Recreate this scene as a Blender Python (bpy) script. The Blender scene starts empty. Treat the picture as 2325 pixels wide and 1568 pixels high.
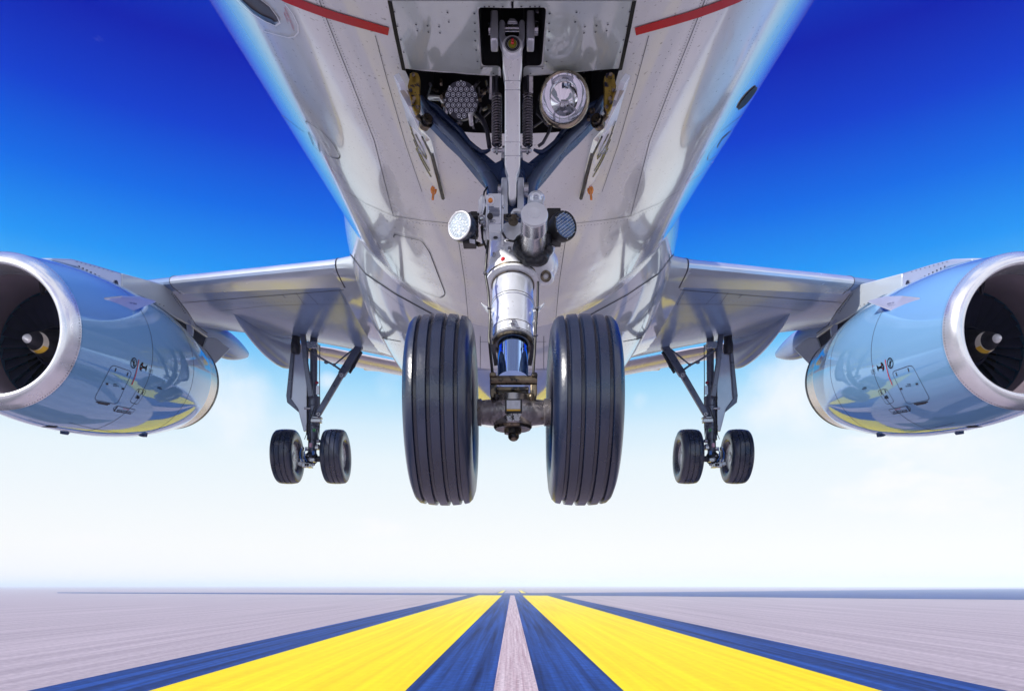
import bpy, bmesh, math, random
from mathutils import Vector, Matrix
from mathutils.bvhtree import BVHTree
random.seed(7)
scene = bpy.context.scene
COL = scene.collection
R = math.radians
PI = math.pi
# ---------------------------------------------------------------- camera
F, U0, H, CZ = 1614.0, 1162.0, 1328.0, 8.0        # focal length, centre, horizon (picture units), camera height
W_, H_ = 2324.0, 1568.0
cam_d = bpy.data.cameras.new("camera"); cam = bpy.data.objects.new("camera", cam_d); COL.objects.link(cam)
cam.location = (0, 0, CZ); cam.rotation_euler = (R(90), 0, 0)
cam_d.sensor_width = 36; cam_d.lens = 36 * F / W_
cam_d.shift_y = (H - H_ / 2) / W_
cam_d.clip_start = 0.05; cam_d.clip_end = 60000
scene.camera = cam
# ---------------------------------------------------------------- sun and sky
SUN = Vector((-1.0, -0.85, 0.92)).normalized()       # towards the sun
sun_el = math.asin(SUN.z); sun_az = math.atan2(SUN.x, SUN.y)
ld = bpy.data.lights.new("sun", 'SUN'); lo = bpy.data.objects.new("sun", ld); COL.objects.link(lo)
ld.energy = 5.0; ld.angle = R(0.5); ld.color = (1.0, 0.95, 0.88)
lo.rotation_euler = (-SUN).to_track_quat('-Z', 'Y').to_euler(); lo.location = (-20, -20, 40)

def s2l(c):
    return tuple(((x / 255) / 12.92 if x / 255 <= 0.04045 else ((x / 255 + 0.055) / 1.055) ** 2.4) for x in c)

world = bpy.data.worlds.new("World"); scene.world = world; world.use_nodes = True
wt = world.node_tree; wt.nodes.clear()
wn, wl = wt.nodes.new, wt.links.new
wout = wn('ShaderNodeOutputWorld'); wbg = wn('ShaderNodeBackground'); wbg.inputs['Strength'].default_value = 0.1
wl(wbg.outputs[0], wout.inputs[0])
sky = wn('ShaderNodeTexSky'); sky.sky_type = 'NISHITA'; sky.sun_disc = False
sky.sun_elevation = sun_el; sky.sun_rotation = sun_az; sky.air_density = 1.0; sky.dust_density = 0.6; sky.ozone_density = 3
wtc = wn('ShaderNodeTexCoord'); wsep = wn('ShaderNodeSeparateXYZ'); wl(wtc.outputs['Generated'], wsep.inputs[0])
ramp = wn('ShaderNodeValToRGB'); wl(wsep.outputs['Z'], ramp.inputs[0])
ramp.color_ramp.interpolation = 'LINEAR'
stops = [(0.0, (250, 253, 255)), (0.012, (255, 255, 255)), (0.05, (254, 255, 255)), (0.11, (245, 251, 255)), (0.17, (236, 248, 255)), (0.215, (216, 240, 255)),
         (0.26, (172, 224, 254)), (0.32, (86, 188, 251)), (0.38, (28, 150, 247)), (0.445, (0, 106, 232)), (0.51, (0, 60, 208)),
         (0.575, (0, 24, 176)), (0.72, (10, 84, 214)), (1.0, (44, 140, 236))]
els = ramp.color_ramp.elements
while len(els) > 1: els.remove(els[-1])
els[0].position = stops[0][0]; els[0].color = s2l(stops[0][1]) + (1,)
for p, c in stops[1:]:
    e = els.new(p); e.color = s2l(c) + (1,)
mixs = wn('ShaderNodeMixRGB'); mixs.inputs[0].default_value = 0.02
x10 = wn('ShaderNodeVectorMath'); x10.operation = 'SCALE'; x10.inputs['Scale'].default_value = 10.0
wl(ramp.outputs[0], x10.inputs[0]); wl(x10.outputs[0], mixs.inputs[1]); wl(sky.outputs[0], mixs.inputs[2])
# clouds: soft puffs low in the sky, larger banks behind the camera
cn = wn('ShaderNodeTexNoise'); cn.inputs['Scale'].default_value = 3.2; cn.inputs['Detail'].default_value = 7; cn.inputs['Roughness'].default_value = 0.55
cmap = wn('ShaderNodeMapping'); cmap.inputs['Scale'].default_value = (1, 1, 2.6); cmap.inputs['Location'].default_value = (3.1, 0.4, 0.2)
wl(wtc.outputs['Generated'], cmap.inputs[0]); wl(cmap.outputs[0], cn.inputs['Vector'])
back = wn('ShaderNodeMapRange'); back.inputs['From Min'].default_value = 0.25; back.inputs['From Max'].default_value = -0.15
back.inputs['To Min'].default_value = 0.0; back.inputs['To Max'].default_value = 0.16; wl(wsep.outputs['Y'], back.inputs['Value'])
low = wn('ShaderNodeMapRange'); low.inputs['From Min'].default_value = 0.32; low.inputs['From Max'].default_value = 0.16
low.inputs['To Min'].default_value = -0.16; low.inputs['To Max'].default_value = 0.02; wl(wsep.outputs['Z'], low.inputs['Value'])
mx = wn('ShaderNodeMath'); mx.operation = 'MAXIMUM'; wl(back.outputs[0], mx.inputs[0]); wl(low.outputs[0], mx.inputs[1])
# where the camera looks only the low band carries cloud
ad = wn('ShaderNodeMath'); ad.operation = 'ADD'; wl(cn.outputs['Fac'], ad.inputs[0])
sel = wn('ShaderNodeMath'); sel.operation = 'LESS_THAN'; sel.inputs[1].default_value = 0.2; wl(wsep.outputs['Y'], sel.inputs[0])
mixv = wn('ShaderNodeMix'); mixv.data_type = 'FLOAT'; wl(sel.outputs[0], mixv.inputs[0]); wl(low.outputs[0], mixv.inputs[2]); wl(mx.outputs[0], mixv.inputs[3])
wl(mixv.outputs[0], ad.inputs[1])
cr = wn('ShaderNodeMapRange'); cr.inputs['From Min'].default_value = 0.56; cr.inputs['From Max'].default_value = 0.70; wl(ad.outputs[0], cr.inputs['Value'])
cr.interpolation_type = 'SMOOTHSTEP'
cmx = wn('ShaderNodeMixRGB'); cmx.inputs[2].default_value = (10, 10, 10.4, 1)
# single puffs of cloud, each at its own direction in the sky
last = cr.outputs[0]
nrmv = wn('ShaderNodeVectorMath'); nrmv.operation = 'NORMALIZE'; wl(wtc.outputs['Generated'], nrmv.inputs[0])
pn = wn('ShaderNodeTexNoise'); pn.inputs['Scale'].default_value = 16; pn.inputs['Detail'].default_value = 6; wl(wtc.outputs['Generated'], pn.inputs['Vector'])
for cu_, cv_, deg, amp in ((1452, 908, 1.3, .62), (520, 905, 5.0, 1.0), (1800, 890, 5.5, 1.1), (745, 868, 1.3, .8), (900, 872, 3.0, .5), (2150, 1000, 7.0, .8)):
    d_ = Vector((cu_ - U0, F, H - cv_)).normalized()
    dp = wn('ShaderNodeVectorMath'); dp.operation = 'DOT_PRODUCT'; wl(nrmv.outputs[0], dp.inputs[0]); dp.inputs[1].default_value = d_
    mr_ = wn('ShaderNodeMapRange'); mr_.inputs['From Min'].default_value = math.cos(R(deg)); mr_.inputs['From Max'].default_value = 1.0; wl(dp.outputs['Value'], mr_.inputs['Value'])
    ml = wn('ShaderNodeMath'); ml.operation = 'MULTIPLY_ADD'; ml.inputs[1].default_value = .95 * amp; wl(mr_.outputs[0], ml.inputs[0])
    sb_ = wn('ShaderNodeMath'); sb_.operation = 'SUBTRACT'; sb_.inputs[0].default_value = .12; wl(pn.outputs['Fac'], sb_.inputs[1]); wl(sb_.outputs[0], ml.inputs[2])
    cl = wn('ShaderNodeMapRange'); cl.interpolation_type = 'SMOOTHSTEP'; cl.inputs['From Min'].default_value = 0.0; cl.inputs['From Max'].default_value = .8; cl.inputs['To Max'].default_value = .75; wl(ml.outputs[0], cl.inputs['Value'])
    mxn = wn('ShaderNodeMath'); mxn.operation = 'MAXIMUM'; wl(last, mxn.inputs[0]); wl(cl.outputs[0], mxn.inputs[1]); last = mxn.outputs[0]
wl(last, cmx.inputs[0]); wl(mixs.outputs[0], cmx.inputs[1]); wl(cmx.outputs[0], wbg.inputs['Color'])
# ---------------------------------------------------------------- view
scene.view_settings.view_transform = 'Standard'; scene.view_settings.look = 'None'
scene.view_settings.exposure = 0.0; scene.view_settings.gamma = 1.0
scene.render.engine = 'CYCLES'
scene.cycles.max_bounces = 8; scene.cycles.glossy_bounces = 4; scene.cycles.volume_bounces = 3
scene.cycles.sample_clamp_indirect = 6

# ================================================================ helpers
def P(u, v, Y):
    """a point at distance Y in front of the camera (picture units 2324 x 1568)"""
    return Vector(((u - U0) * Y / F, Y, CZ + (H - v) * Y / F))
def PX(u, v, x):
    Y = x * F / (u - U0); return P(u, v, Y)
def legY(v):                                     # the nose leg leans back towards its top
    return (2.74 - 0.2154) / (1 - .33 * (H - v) / F)
def PL(u, v, d=0.0): return P(u, v, legY(v) + d)

def mat(name, col, rough=0.4, metal=0.0, var=0.12, scale=6.0, bump=0.0, bscale=40.0, coat=0.0, stretch=(1, 1, 1), spec=0.5,
        speck=None, rvar=0.1, stain=None, dirt=0.0):
    m = bpy.data.materials.new(name); m.use_nodes = True
    nt = m.node_tree; nt.nodes.clear(); n, l = nt.nodes.new, nt.links.new
    out = n('ShaderNodeOutputMaterial'); b = n('ShaderNodeBsdfPrincipled'); l(b.outputs[0], out.inputs[0])
    b.inputs['Metallic'].default_value = metal; b.inputs['Coat Weight'].default_value = coat
    b.inputs['Coat Roughness'].default_value = 0.03
    b.inputs['Specular IOR Level'].default_value = spec
    tc = n('ShaderNodeTexCoord'); mp = n('ShaderNodeMapping'); mp.inputs['Scale'].default_value = stretch
    l(tc.outputs['Object'], mp.inputs[0])
    nz = n('ShaderNodeTexNoise'); nz.inputs['Scale'].default_value = scale; nz.inputs['Detail'].default_value = 6
    l(mp.outputs[0], nz.inputs['Vector'])
    mr = n('ShaderNodeMapRange'); mr.inputs['From Min'].default_value = 0.3; mr.inputs['From Max'].default_value = 0.7
    mr.inputs['To Min'].default_value = 1 - var; mr.inputs['To Max'].default_value = 1 + var; l(nz.outputs['Fac'], mr.inputs['Value'])
    sc = n('ShaderNodeVectorMath'); sc.operation = 'SCALE'; sc.inputs[0].default_value = col[:3]; l(mr.outputs[0], sc.inputs['Scale'])
    last = sc.outputs[0]
    if stain:                                        # worn patches of another colour
        n3 = n('ShaderNodeTexNoise'); n3.inputs['Scale'].default_value = stain[1]; n3.inputs['Detail'].default_value = 8
        n3.inputs['Roughness'].default_value = 0.65; l(tc.outputs['Object'], n3.inputs['Vector'])
        r3 = n('ShaderNodeMapRange'); r3.inputs['From Min'].default_value = stain[2]; r3.inputs['From Max'].default_value = stain[2] + 0.06
        l(n3.outputs['Fac'], r3.inputs['Value'])
        m3 = n('ShaderNodeMixRGB'); m3.inputs[2].default_value = tuple(stain[0]) + (1,)
        l(r3.outputs[0], m3.inputs[0]); l(last, m3.inputs[1]); last = m3.outputs[0]
    if speck:
        n2 = n('ShaderNodeTexNoise'); n2.inputs['Scale'].default_value = speck[0]; n2.inputs['Detail'].default_value = 3
        l(tc.outputs['Object'], n2.inputs['Vector'])
        r2 = n('ShaderNodeMapRange'); r2.inputs['From Min'].default_value = speck[1]; r2.inputs['From Max'].default_value = speck[1] + 0.05
        r2.inputs['To Max'].default_value = speck[2]
        l(n2.outputs['Fac'], r2.inputs['Value'])
        m2 = n('ShaderNodeMixRGB'); m2.inputs[2].default_value = (0.10, 0.09, 0.08, 1); l(r2.outputs[0], m2.inputs[0]); l(last, m2.inputs[1]); last = m2.outputs[0]
    l(last, b.inputs['Base Color'])
    rr = n('ShaderNodeMapRange'); rr.inputs['From Min'].default_value = 0.3; rr.inputs['From Max'].default_value = 0.7
    rr.inputs['To Min'].default_value = max(0.02, rough - rvar * rough * 2); rr.inputs['To Max'].default_value = rough + rvar * rough * 2
    l(nz.outputs['Fac'], rr.inputs['Value']); l(rr.outputs[0], b.inputs['Roughness'])
    if bump > 0:
        nb = n('ShaderNodeTexNoise'); nb.inputs['Scale'].default_value = bscale; nb.inputs['Detail'].default_value = 4; l(mp.outputs[0], nb.inputs['Vector'])
        bp = n('ShaderNodeBump'); bp.inputs['Strength'].default_value = bump; bp.inputs['Distance'].default_value = 0.02
        l(nb.outputs['Fac'], bp.inputs['Height']); l(bp.outputs[0], b.inputs['Normal'])
    return m

M = {}
M['hull'] = mat('hull_paint', (.72, .75, .755), .08, 0.12, .11, 1.6, 0.08, 2.2, stretch=(1.6, .35, 1.6), coat=0.35, spec=.35, speck=(55, .66, .5), rvar=.3)
M['panel'] = mat('grey_panel_paint', (.56, .63, .61), .10, 0.12, .06, 3.0, 0.03, 1.5, coat=0.5, speck=(60, .68, .4))
M['fairing'] = mat('fairing_paint', (.48, .53, .58), .10, 0.08, .04, 1.2, 0.04, .9, coat=0.5)
M['wing'] = mat('wing_paint', (.20, .28, .45), .20, 0.0, .12, 1.0, 0.05, .8, coat=0.06, spec=.22)
M['slat'] = mat('slat_metal', (.70, .76, .85), .24, 0.60, .04, 2.0, 0.02, 6)
M['nacelle'] = mat('nacelle_paint', (.20, .42, .70), .05, 0.20, .03, 1.0, 0.035, .8, coat=0.40, spec=.35)
M['lip'] = mat('inlet_metal', (.74, .75, .80), .24, 0.75, .06, 4.0, 0.02, 12)
M['nozzle'] = mat('nozzle_metal', (.60, .50, .45), .22, 0.9, .12, 5.0, 0.03, 8)
M['duct'] = mat('duct_liner', (.24, .20, .25), .45, 0.2, .1, 6)
M['blade'] = mat('fan_blade', (.05, .06, .12), .35, 0.6, .1, 6)
M['pylon'] = mat('pylon_paint', (.50, .54, .66), .16, 0.4, .08, 2.0, 0.04, 3, coat=.5)
M['gear'] = mat('gear_paint', (.74, .78, .85), .22, 0.40, .08, 14, 0.06, 40, coat=.3, speck=(90, .69, .6))
M['gearwhite'] = mat('gear_white_paint', (.88, .90, .94), .25, 0.10, .05, 12, 0.05, 30, coat=.3, speck=(70, .70, .6))
M['gearblue'] = mat('gear_blue_grey', (.022, .045, .13), .30, 0.15, .15, 10, 0.05, 30, coat=.0)
M['strut'] = mat('strut_paint', (.84, .84, .86), .26, 0.35, .07, 10, 0.04, 40, stretch=(1, 1, .3), speck=(110, .68, .6))
M['braceflange'] = mat('brace_flange_paint', (.06, .085, .16), .26, .2, .35, 7, .05, 30)
M['spring'] = mat('spring_steel', (.16, .15, .17), .28, .85, .15, 20)
M['maingear'] = mat('main_gear_paint', (.15, .17, .23), .32, 0.5, .15, 8, 0.05, 30)
M['steel'] = mat('steel', (.45, .46, .50), .25, 0.9, .12, 20, 0.04, 60)
M['chrome'] = mat('chrome', (.38, .58, .95), .05, 1.0, .03, 6)
M['canister'] = mat('brushed_canister', (.55, .55, .57), .24, .85, .10, 9, 0.03, 60, stretch=(1, 1, 1))
M['cap'] = mat('canister_cap', (.80, .82, .86), .35, .3, .04, 20)
M['dark'] = mat('dark_metal', (.035, .035, .05), .38, .4, .3, 12)
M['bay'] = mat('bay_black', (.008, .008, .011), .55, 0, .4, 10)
M['bronze'] = mat('bronze_worn', (.17, .14, .10), .32, .75, .4, 22, .15, 60, stain=((.03, .03, .035), 26, .50))
M['axle'] = mat('axle_metal', (.36, .34, .36), .30, .8, .3, 16, .1, 60, stain=((.20, .15, .08), 9, .60))
M['gold'] = mat('gold_bracket', (.42, .28, .05), .35, .6, .25, 30, .1, 70, stain=((.02, .02, .05), 30, .53))
M['rubber'] = mat('tyre_rubber', (.008, .016, .046), .30, 0, .18, 5, .06, 60, stretch=(1, 1, 1), spec=1.0)
M['rubber2'] = mat('black_rubber', (.012, .012, .014), .5, 0, .2, 20)
M['rim'] = mat('wheel_rim', (.36, .32, .27), .35, .7, .2, 12)
M['rim2'] = mat('main_wheel_rim', (.50, .50, .53), .3, .7, .2, 12)
M['boot'] = mat('black_boot', (.022, .024, .032), .38, 0, .3, 25, 1.0, 26)
M['red'] = mat('red_stripe', (.48, .002, .012), .35, 0, .12, 4, spec=.12)
M['redtext'] = mat('red_lettering', (.45, .02, .06), .3, 0, .1, 4)
M['black'] = mat('black_marking', (.006, .006, .008), .5, 0, .1, 4, spec=.1)
M['seam'] = mat('panel_gap', (.05, .055, .07), .6, 0, .2, 5, spec=.1)
M['white'] = mat('door_white_paint', (.84, .90, .98), .2, 0, .03, 4, coat=.1, spec=.3)
M['numeral'] = mat('door_numeral', (.035, .05, .09), .25, 0, .1, 4)
M['orange'] = mat('orange_lens', (.85, .26, .01), .15, 0, .1, 9, coat=1)
M['redlens'] = mat('red_lens', (.65, .01, .015), .12, 0, .1, 9, coat=1)
M['yellow'] = mat('yellow_paint', (.80, .50, .05), .4, 0, .1, 8)
M['swirl'] = mat('spinner_swirl', (.75, .70, .62), .4, 0, .12, 6)
M['label'] = mat('data_plate', (.50, .52, .60), .35, .3, .15, 60)
M['ledlens'] = mat('led_lens_glass', (.80, .84, .95), .12, .2, .05, 20, coat=1)
M['lens'] = mat('lens_glass', (.70, .80, .88), .08, .35, .15, 90, .5, 120, coat=1)
M['lensdark'] = mat('dark_lens', (.05, .13, .32), .06, .6, .5, 80, .7, 110, coat=1)
M['mirror'] = mat('reflector', (.86, .88, .92), .03, 1, .02, 5)
M['bezel'] = mat('lamp_bezel', (.38, .33, .25), .25, .85, .2, 12)
M['blue'] = mat('blue_hose', (.02, .12, .42), .35, 0, .1, 12)
M['green'] = mat('green_tag', (.01, .25, .05), .4, 0, .1, 12)
M['pink'] = mat('pink_bottle', (.60, .38, .48), .3, .1, .1, 12)
M['tail'] = mat('tail_paint', (.58, .54, .57), .25, .05, .05, 1.5, coat=.4)
M['windowglass'] = mat('cabin_window', (.03, .04, .06), .08, 0, .1, 4, coat=1)

def grimy(m):
    nt = m.node_tree; n, l = nt.nodes.new, nt.links.new; b = [x for x in nt.nodes if x.type == 'BSDF_PRINCIPLED'][0]
    g_ = n('ShaderNodeNewGeometry'); sp_ = n('ShaderNodeSeparateXYZ'); l(g_.outputs['Normal'], sp_.inputs[0])
    nz = n('ShaderNodeTexNoise'); nz.inputs['Scale'].default_value = 2.5; nz.inputs['Detail'].default_value = 5; tc = n('ShaderNodeTexCoord'); l(tc.outputs['Object'], nz.inputs['Vector'])
    ad_ = n('ShaderNodeMath'); ad_.operation = 'MULTIPLY_ADD'; ad_.inputs[1].default_value = .10; l(nz.outputs['Fac'], ad_.inputs[0]); l(sp_.outputs['Z'], ad_.inputs[2])
    def rng(a, b_, x0, x1):
        r_ = n('ShaderNodeMapRange'); r_.inputs['From Min'].default_value = a; r_.inputs['From Max'].default_value = b_
        r_.inputs['To Min'].default_value = x0; r_.inputs['To Max'].default_value = x1; l(ad_.outputs[0], r_.inputs['Value']); return r_
    l(rng(-.93, -.84, .62, .12).outputs[0], b.inputs['Roughness'])
    l(rng(-.93, -.84, .0, .6).outputs[0], b.inputs['Coat Weight']); l(rng(-.88, -.60, .0, .42).outputs[0], b.inputs['Metallic'])
    l(rng(-.93, -.84, .08, .5).outputs[0], b.inputs['Specular IOR Level'])
grimy(M['hull'])
class MB:
    def __init__(s): s.v = []; s.f = []
    def add(s, vs, fs):
        o = len(s.v); s.v += [Vector(p) for p in vs]; s.f += [tuple(i + o for i in f) for f in fs]; return s
    def rings(s, rs, caps=True, closed=False):
        n = len(rs[0]); vs = [p for r in rs for p in r]; fs = []
        m = len(rs)
        for i in range(m if closed else m - 1):
            a, b = i * n, ((i + 1) % m) * n
            for j in range(n):
                k = (j + 1) % n; fs.append((a + j, a + k, b + k, b + j))
        if caps and not closed:
            fs.append(tuple(range(n - 1, -1, -1))); fs.append(tuple((m - 1) * n + j for j in range(n)))
        return s.add(vs, fs)
    def lathe(s, prof, o, ax, n=32, caps=True, closed=False):
        """prof: (t along axis, radius)"""
        ax = Vector(ax).normalized(); o = Vector(o)
        a = ax.orthogonal().normalized(); b = ax.cross(a)
        rs = [[o + ax * t + (a * math.cos(2 * PI * j / n) + b * math.sin(2 * PI * j / n)) * max(r, 1e-4) for j in range(n)] for t, r in prof]
        return s.rings(rs, caps, closed)
    def cyl(s, p, q, r, r2=None, n=20, chamfer=0.0):
        p, q = Vector(p), Vector(q); L = (q - p).length; r2 = r if r2 is None else r2
        if chamfer: pr = [(0, r - chamfer), (chamfer, r), (L - chamfer, r2), (L, r2 - chamfer)]
        else: pr = [(0, r), (L, r2)]
        return s.lathe(pr, p, q - p, n)
    def tube(s, pts, r, n=10, caps=True):
        pts = [Vector(p) for p in pts]; m = len(pts)
        rr = r if isinstance(r, (list, tuple)) else [r] * m
        t0 = (pts[1] - pts[0]).normalized(); a = t0.orthogonal().normalized(); rs = []
        for i, p in enumerate(pts):
            t = (pts[min(i + 1, m - 1)] - pts[max(i - 1, 0)]).normalized()
            a = (a - t * a.dot(t)).normalized(); b = t.cross(a)
            rs.append([p + (a * math.cos(2 * PI * j / n) + b * math.sin(2 * PI * j / n)) * rr[i] for j in range(n)])
        return s.rings(rs, caps)
    def prism(s, pts, vec):
        pts = [Vector(p) for p in pts]; n = len(pts); vec = Vector(vec)
        vs = pts + [p + vec for p in pts]
        fs = [tuple(range(n)), tuple(range(2 * n - 1, n - 1, -1))] + [(i + n, (i + 1) % n + n, (i + 1) % n, i) for i in range(n)]
        return s.add(vs, fs)
    def box(s, c, sx, sy, sz, rot=None):
        c = Vector(c); vs = []
        for dz in (-1, 1):
            for dx, dy in ((-1, -1), (1, -1), (1, 1), (-1, 1)):
                w = Vector((dx * sx / 2, dy * sy / 2, dz * sz / 2))
                if rot: w = rot @ w
                vs.append(c + w)
        return s.add(vs, [(3, 2, 1, 0), (4, 5, 6, 7), (0, 1, 5, 4), (1, 2, 6, 5), (2, 3, 7, 6), (3, 0, 4, 7)])
    def bar(s, p, q, w, t, up=(0, 1, 0)):
        """flat bar from p to q; w across, t along 'up'"""
        p, q = Vector(p), Vector(q); d = (q - p).normalized(); u = Vector(up); u = (u - d * u.dot(d)).normalized(); c = d.cross(u)
        w2 = w if isinstance(w, (list, tuple)) else (w, w)
        vs = []
        for pt, ww in ((p, w2[0]), (q, w2[1])):
            for a, b in ((-1, -1), (1, -1), (1, 1), (-1, 1)): vs.append(pt + c * a * ww / 2 + u * b * t / 2)
        return s.add(vs, [(3, 2, 1, 0), (4, 5, 6, 7), (0, 1, 5, 4), (1, 2, 6, 5), (2, 3, 7, 6), (3, 0, 4, 7)])
    def ball(s, c, r, n=16, m=10, sq=(1, 1, 1)):
        c = Vector(c); rs = []
        for i in range(1, m):
            th = PI * i / m
            rs.append([c + Vector((math.sin(th) * math.cos(2 * PI * j / n) * sq[0], math.sin(th) * math.sin(2 * PI * j / n) * sq[1], math.cos(th) * sq[2])) * r for j in range(n)])
        return s.rings(rs, True)
    def torus(s, c, ax, R0, r, n=32, m=10):
        prof = [(math.sin(2 * PI * i / m) * r, R0 + math.cos(2 * PI * i / m) * r) for i in range(m)]
        return s.lathe(prof, c, ax, n, closed=True)
    def helix(s, p, q, R0, r, turns, n=14):
        p, q = Vector(p), Vector(q); d = q - p; t = d.normalized(); a = t.orthogonal().normalized(); b = t.cross(a)
        N = int(turns * n); pts = []
        for i in range(N + 1):
            w = 2 * PI * i / n; pts.append(p + d * i / N + (a * math.cos(w) + b * math.sin(w)) * R0)
        return s.tube(pts, r, 6)
    def mesh(s, name, mirror=False):
        me = bpy.data.meshes.new(name)
        if mirror: me.from_pydata([(-p.x, p.y, p.z) for p in s.v], [], [tuple(reversed(f)) for f in s.f])
        else: me.from_pydata([tuple(p) for p in s.v], [], s.f)
        me.update(); return me

def finish(me, material, name, parent=None, sharp=35, bevel=0.0, fix=True, label=None):
    if fix:
        bm = bmesh.new(); bm.from_mesh(me); bmesh.ops.recalc_face_normals(bm, faces=bm.faces); bm.to_mesh(me); bm.free()
    me.polygons.foreach_set('use_smooth', [True] * len(me.polygons))
    me.set_sharp_from_angle(angle=R(sharp))
    me.materials.clear(); me.materials.append(material)
    o = bpy.data.objects.new(name, me); COL.objects.link(o)
    if parent: 
        o.parent = parent
        if parent.type == 'EMPTY': o.matrix_parent_inverse = Matrix.Translation(-parent.location)
    if bevel:
        md = o.modifiers.new('bevel', 'BEVEL'); md.width = bevel; md.segments = 2; md.limit_method = 'ANGLE'; md.angle_limit = R(40)
        md.harden_normals = False
    if label: o['label'] = label
    return o
def obj(name, mb, m, parent=None, sharp=35, bevel=0.0, fix=True, label=None, mirror=False):
    return finish(mb.mesh(name, mirror), M[m] if isinstance(m, str) else m, name, parent, sharp, bevel, fix, label)
def both(name, mb, m, parents, **k):
    """the same piece on both sides of the aircraft, each under its own parent"""
    if not isinstance(parents, (list, tuple)): parents = (parents, parents)
    return obj(name, mb, m, parents[0], **k), obj(name, mb, m, parents[1], mirror=True, **k)
def struct(name, mb, m):
    o = obj(name, mb, m, None, fix=False); o['kind'] = 'structure'; return o

# ---- things laid on a surface: found by a ray, then real thin geometry on that surface
EYE = Vector((0, 0, CZ))
def tree(*mbs):
    V, Fs = [], []
    for m in mbs:
        o = len(V); V += [tuple(p) for p in m.v]; Fs += [tuple(i + o for i in f) for f in m.f]
    return BVHTree.FromPolygons(V, Fs)
def hit(bv, u, v):
    d = (P(u, v, 1.0) - EYE).normalized()
    loc, nrm, i, dist = bv.ray_cast(EYE, d)
    if loc is None: return None
    if nrm.dot(d) > 0: nrm = -nrm
    return loc, nrm
def sub(pts, step=8.0):
    out = []
    for a, b in zip(pts[:-1], pts[1:]):
        L = math.hypot(b[0] - a[0], b[1] - a[1]); k = max(1, int(L / step))
        out += [(a[0] + (b[0] - a[0]) * i / k, a[1] + (b[1] - a[1]) * i / k) for i in range(k)]
    return out + [pts[-1]]
def strip(mb, bv, pts, w, off=0.003, step=8.0, cat=True):
    hs = [hit(bv, *p) for p in sub(pts, step)]; hs = [h for h in hs if h]
    if len(hs) < 2: return
    vs, fs = [], []
    for i, (p, nm) in enumerate(hs):
        t = (hs[min(i + 1, len(hs) - 1)][0] - hs[max(i - 1, 0)][0]).normalized(); sd = nm.cross(t).normalized()
        vs += [p + sd * w / 2 + nm * off, p - sd * w / 2 + nm * off]
    for i in range(len(hs) - 1):
        if (hs[i][0] - hs[i + 1][0]).length < 1.5: fs.append((2 * i, 2 * i + 1, 2 * i + 3, 2 * i + 2))
    mb.add(vs, fs)
def patch(mb, bv, A, B, n=12, m=3, off=0.003):
    """a band between two picture curves A and B, laid on the surface"""
    def ev(L, t):
        d = [0]
        for a, b in zip(L[:-1], L[1:]): d.append(d[-1] + math.hypot(b[0] - a[0], b[1] - a[1]))
        x = t * d[-1]
        for i in range(len(L) - 1):
            if x <= d[i + 1] + 1e-9:
                k = (x - d[i]) / max(1e-9, d[i + 1] - d[i]); return (L[i][0] + (L[i + 1][0] - L[i][0]) * k, L[i][1] + (L[i + 1][1] - L[i][1]) * k)
        return L[-1]
    vs, ok = [], []
    for i in range(n + 1):
        a, b = ev(A, i / n), ev(B, i / n)
        for j in range(m + 1):
            h = hit(bv, a[0] + (b[0] - a[0]) * j / m, a[1] + (b[1] - a[1]) * j / m)
            ok.append(h is not None); vs.append(h[0] + h[1] * off if h else Vector((0, 0, 0)))
    fs = []
    for i in range(n):
        for j in range(m):
            q = (i * (m + 1) + j, i * (m + 1) + j + 1, (i + 1) * (m + 1) + j + 1, (i + 1) * (m + 1) + j)
            if all(ok[k] for k in q): fs.append(q)
    mb.add(vs, fs)
def dot(mb, bv, u, v, r, off=0.003, n=8):
    h = hit(bv, u, v)
    if not h: return
    p, nm = h; a = nm.orthogonal().normalized(); b = nm.cross(a)
    mb.add([p + nm * off + (a * math.cos(2 * PI * i / n) + b * math.sin(2 * PI * i / n)) * r for i in range(n)], [tuple(range(n))])
def text_verts(txt, bold=0.0):
    cu = bpy.data.curves.new('t', 'FONT'); cu.body = txt; cu.resolution_u = 3; cu.offset = bold
    o = bpy.data.objects.new('t', cu); COL.objects.link(o)
    dg = bpy.context.evaluated_depsgraph_get(); dg.update()
    me = bpy.data.meshes.new_from_object(o.evaluated_get(dg))
    vs = [v.co.copy() for v in me.vertices]; fs = [tuple(p.vertices) for p in me.polygons]
    bpy.data.objects.remove(o); bpy.data.curves.remove(cu); bpy.data.meshes.remove(me)
    x0, x1 = min(v.x for v in vs), max(v.x for v in vs); y0, y1 = min(v.y for v in vs), max(v.y for v in vs)
    return [((v.x - x0) / (x1 - x0), (v.y - y0) / (y1 - y0)) for v in vs], fs
def text_on(mb, bv, txt, o, x, y, off=0.004, bold=0.012):
    """o = picture point of lower left, x = lower right, y = upper left"""
    tv, fs = text_verts(txt, bold); vs = []
    for a, b in tv:
        h = hit(bv, o[0] + (x[0] - o[0]) * a + (y[0] - o[0]) * b, o[1] + (x[1] - o[1]) * a + (y[1] - o[1]) * b)
        if not h: return
        vs.append(h[0] + h[1] * off)
    mb.add(vs, fs)
def roundpoly(pts, r=8, k=4):
    out = []; n = len(pts)
    for i in range(n):
        p, a, b = Vector(pts[i]), Vector(pts[i - 1]), Vector(pts[(i + 1) % n])
        da, db = (a - p), (b - p); ra = min(r, da.length / 2.2); rb = min(r, db.length / 2.2)
        s, e = p + da.normalized() * ra, p + db.normalized() * rb
        for j in range(k + 1):
            t = j / k; q = s * (1 - t) ** 2 + p * 2 * t * (1 - t) + e * t * t; out.append((q.x, q.y))
    return out

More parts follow.
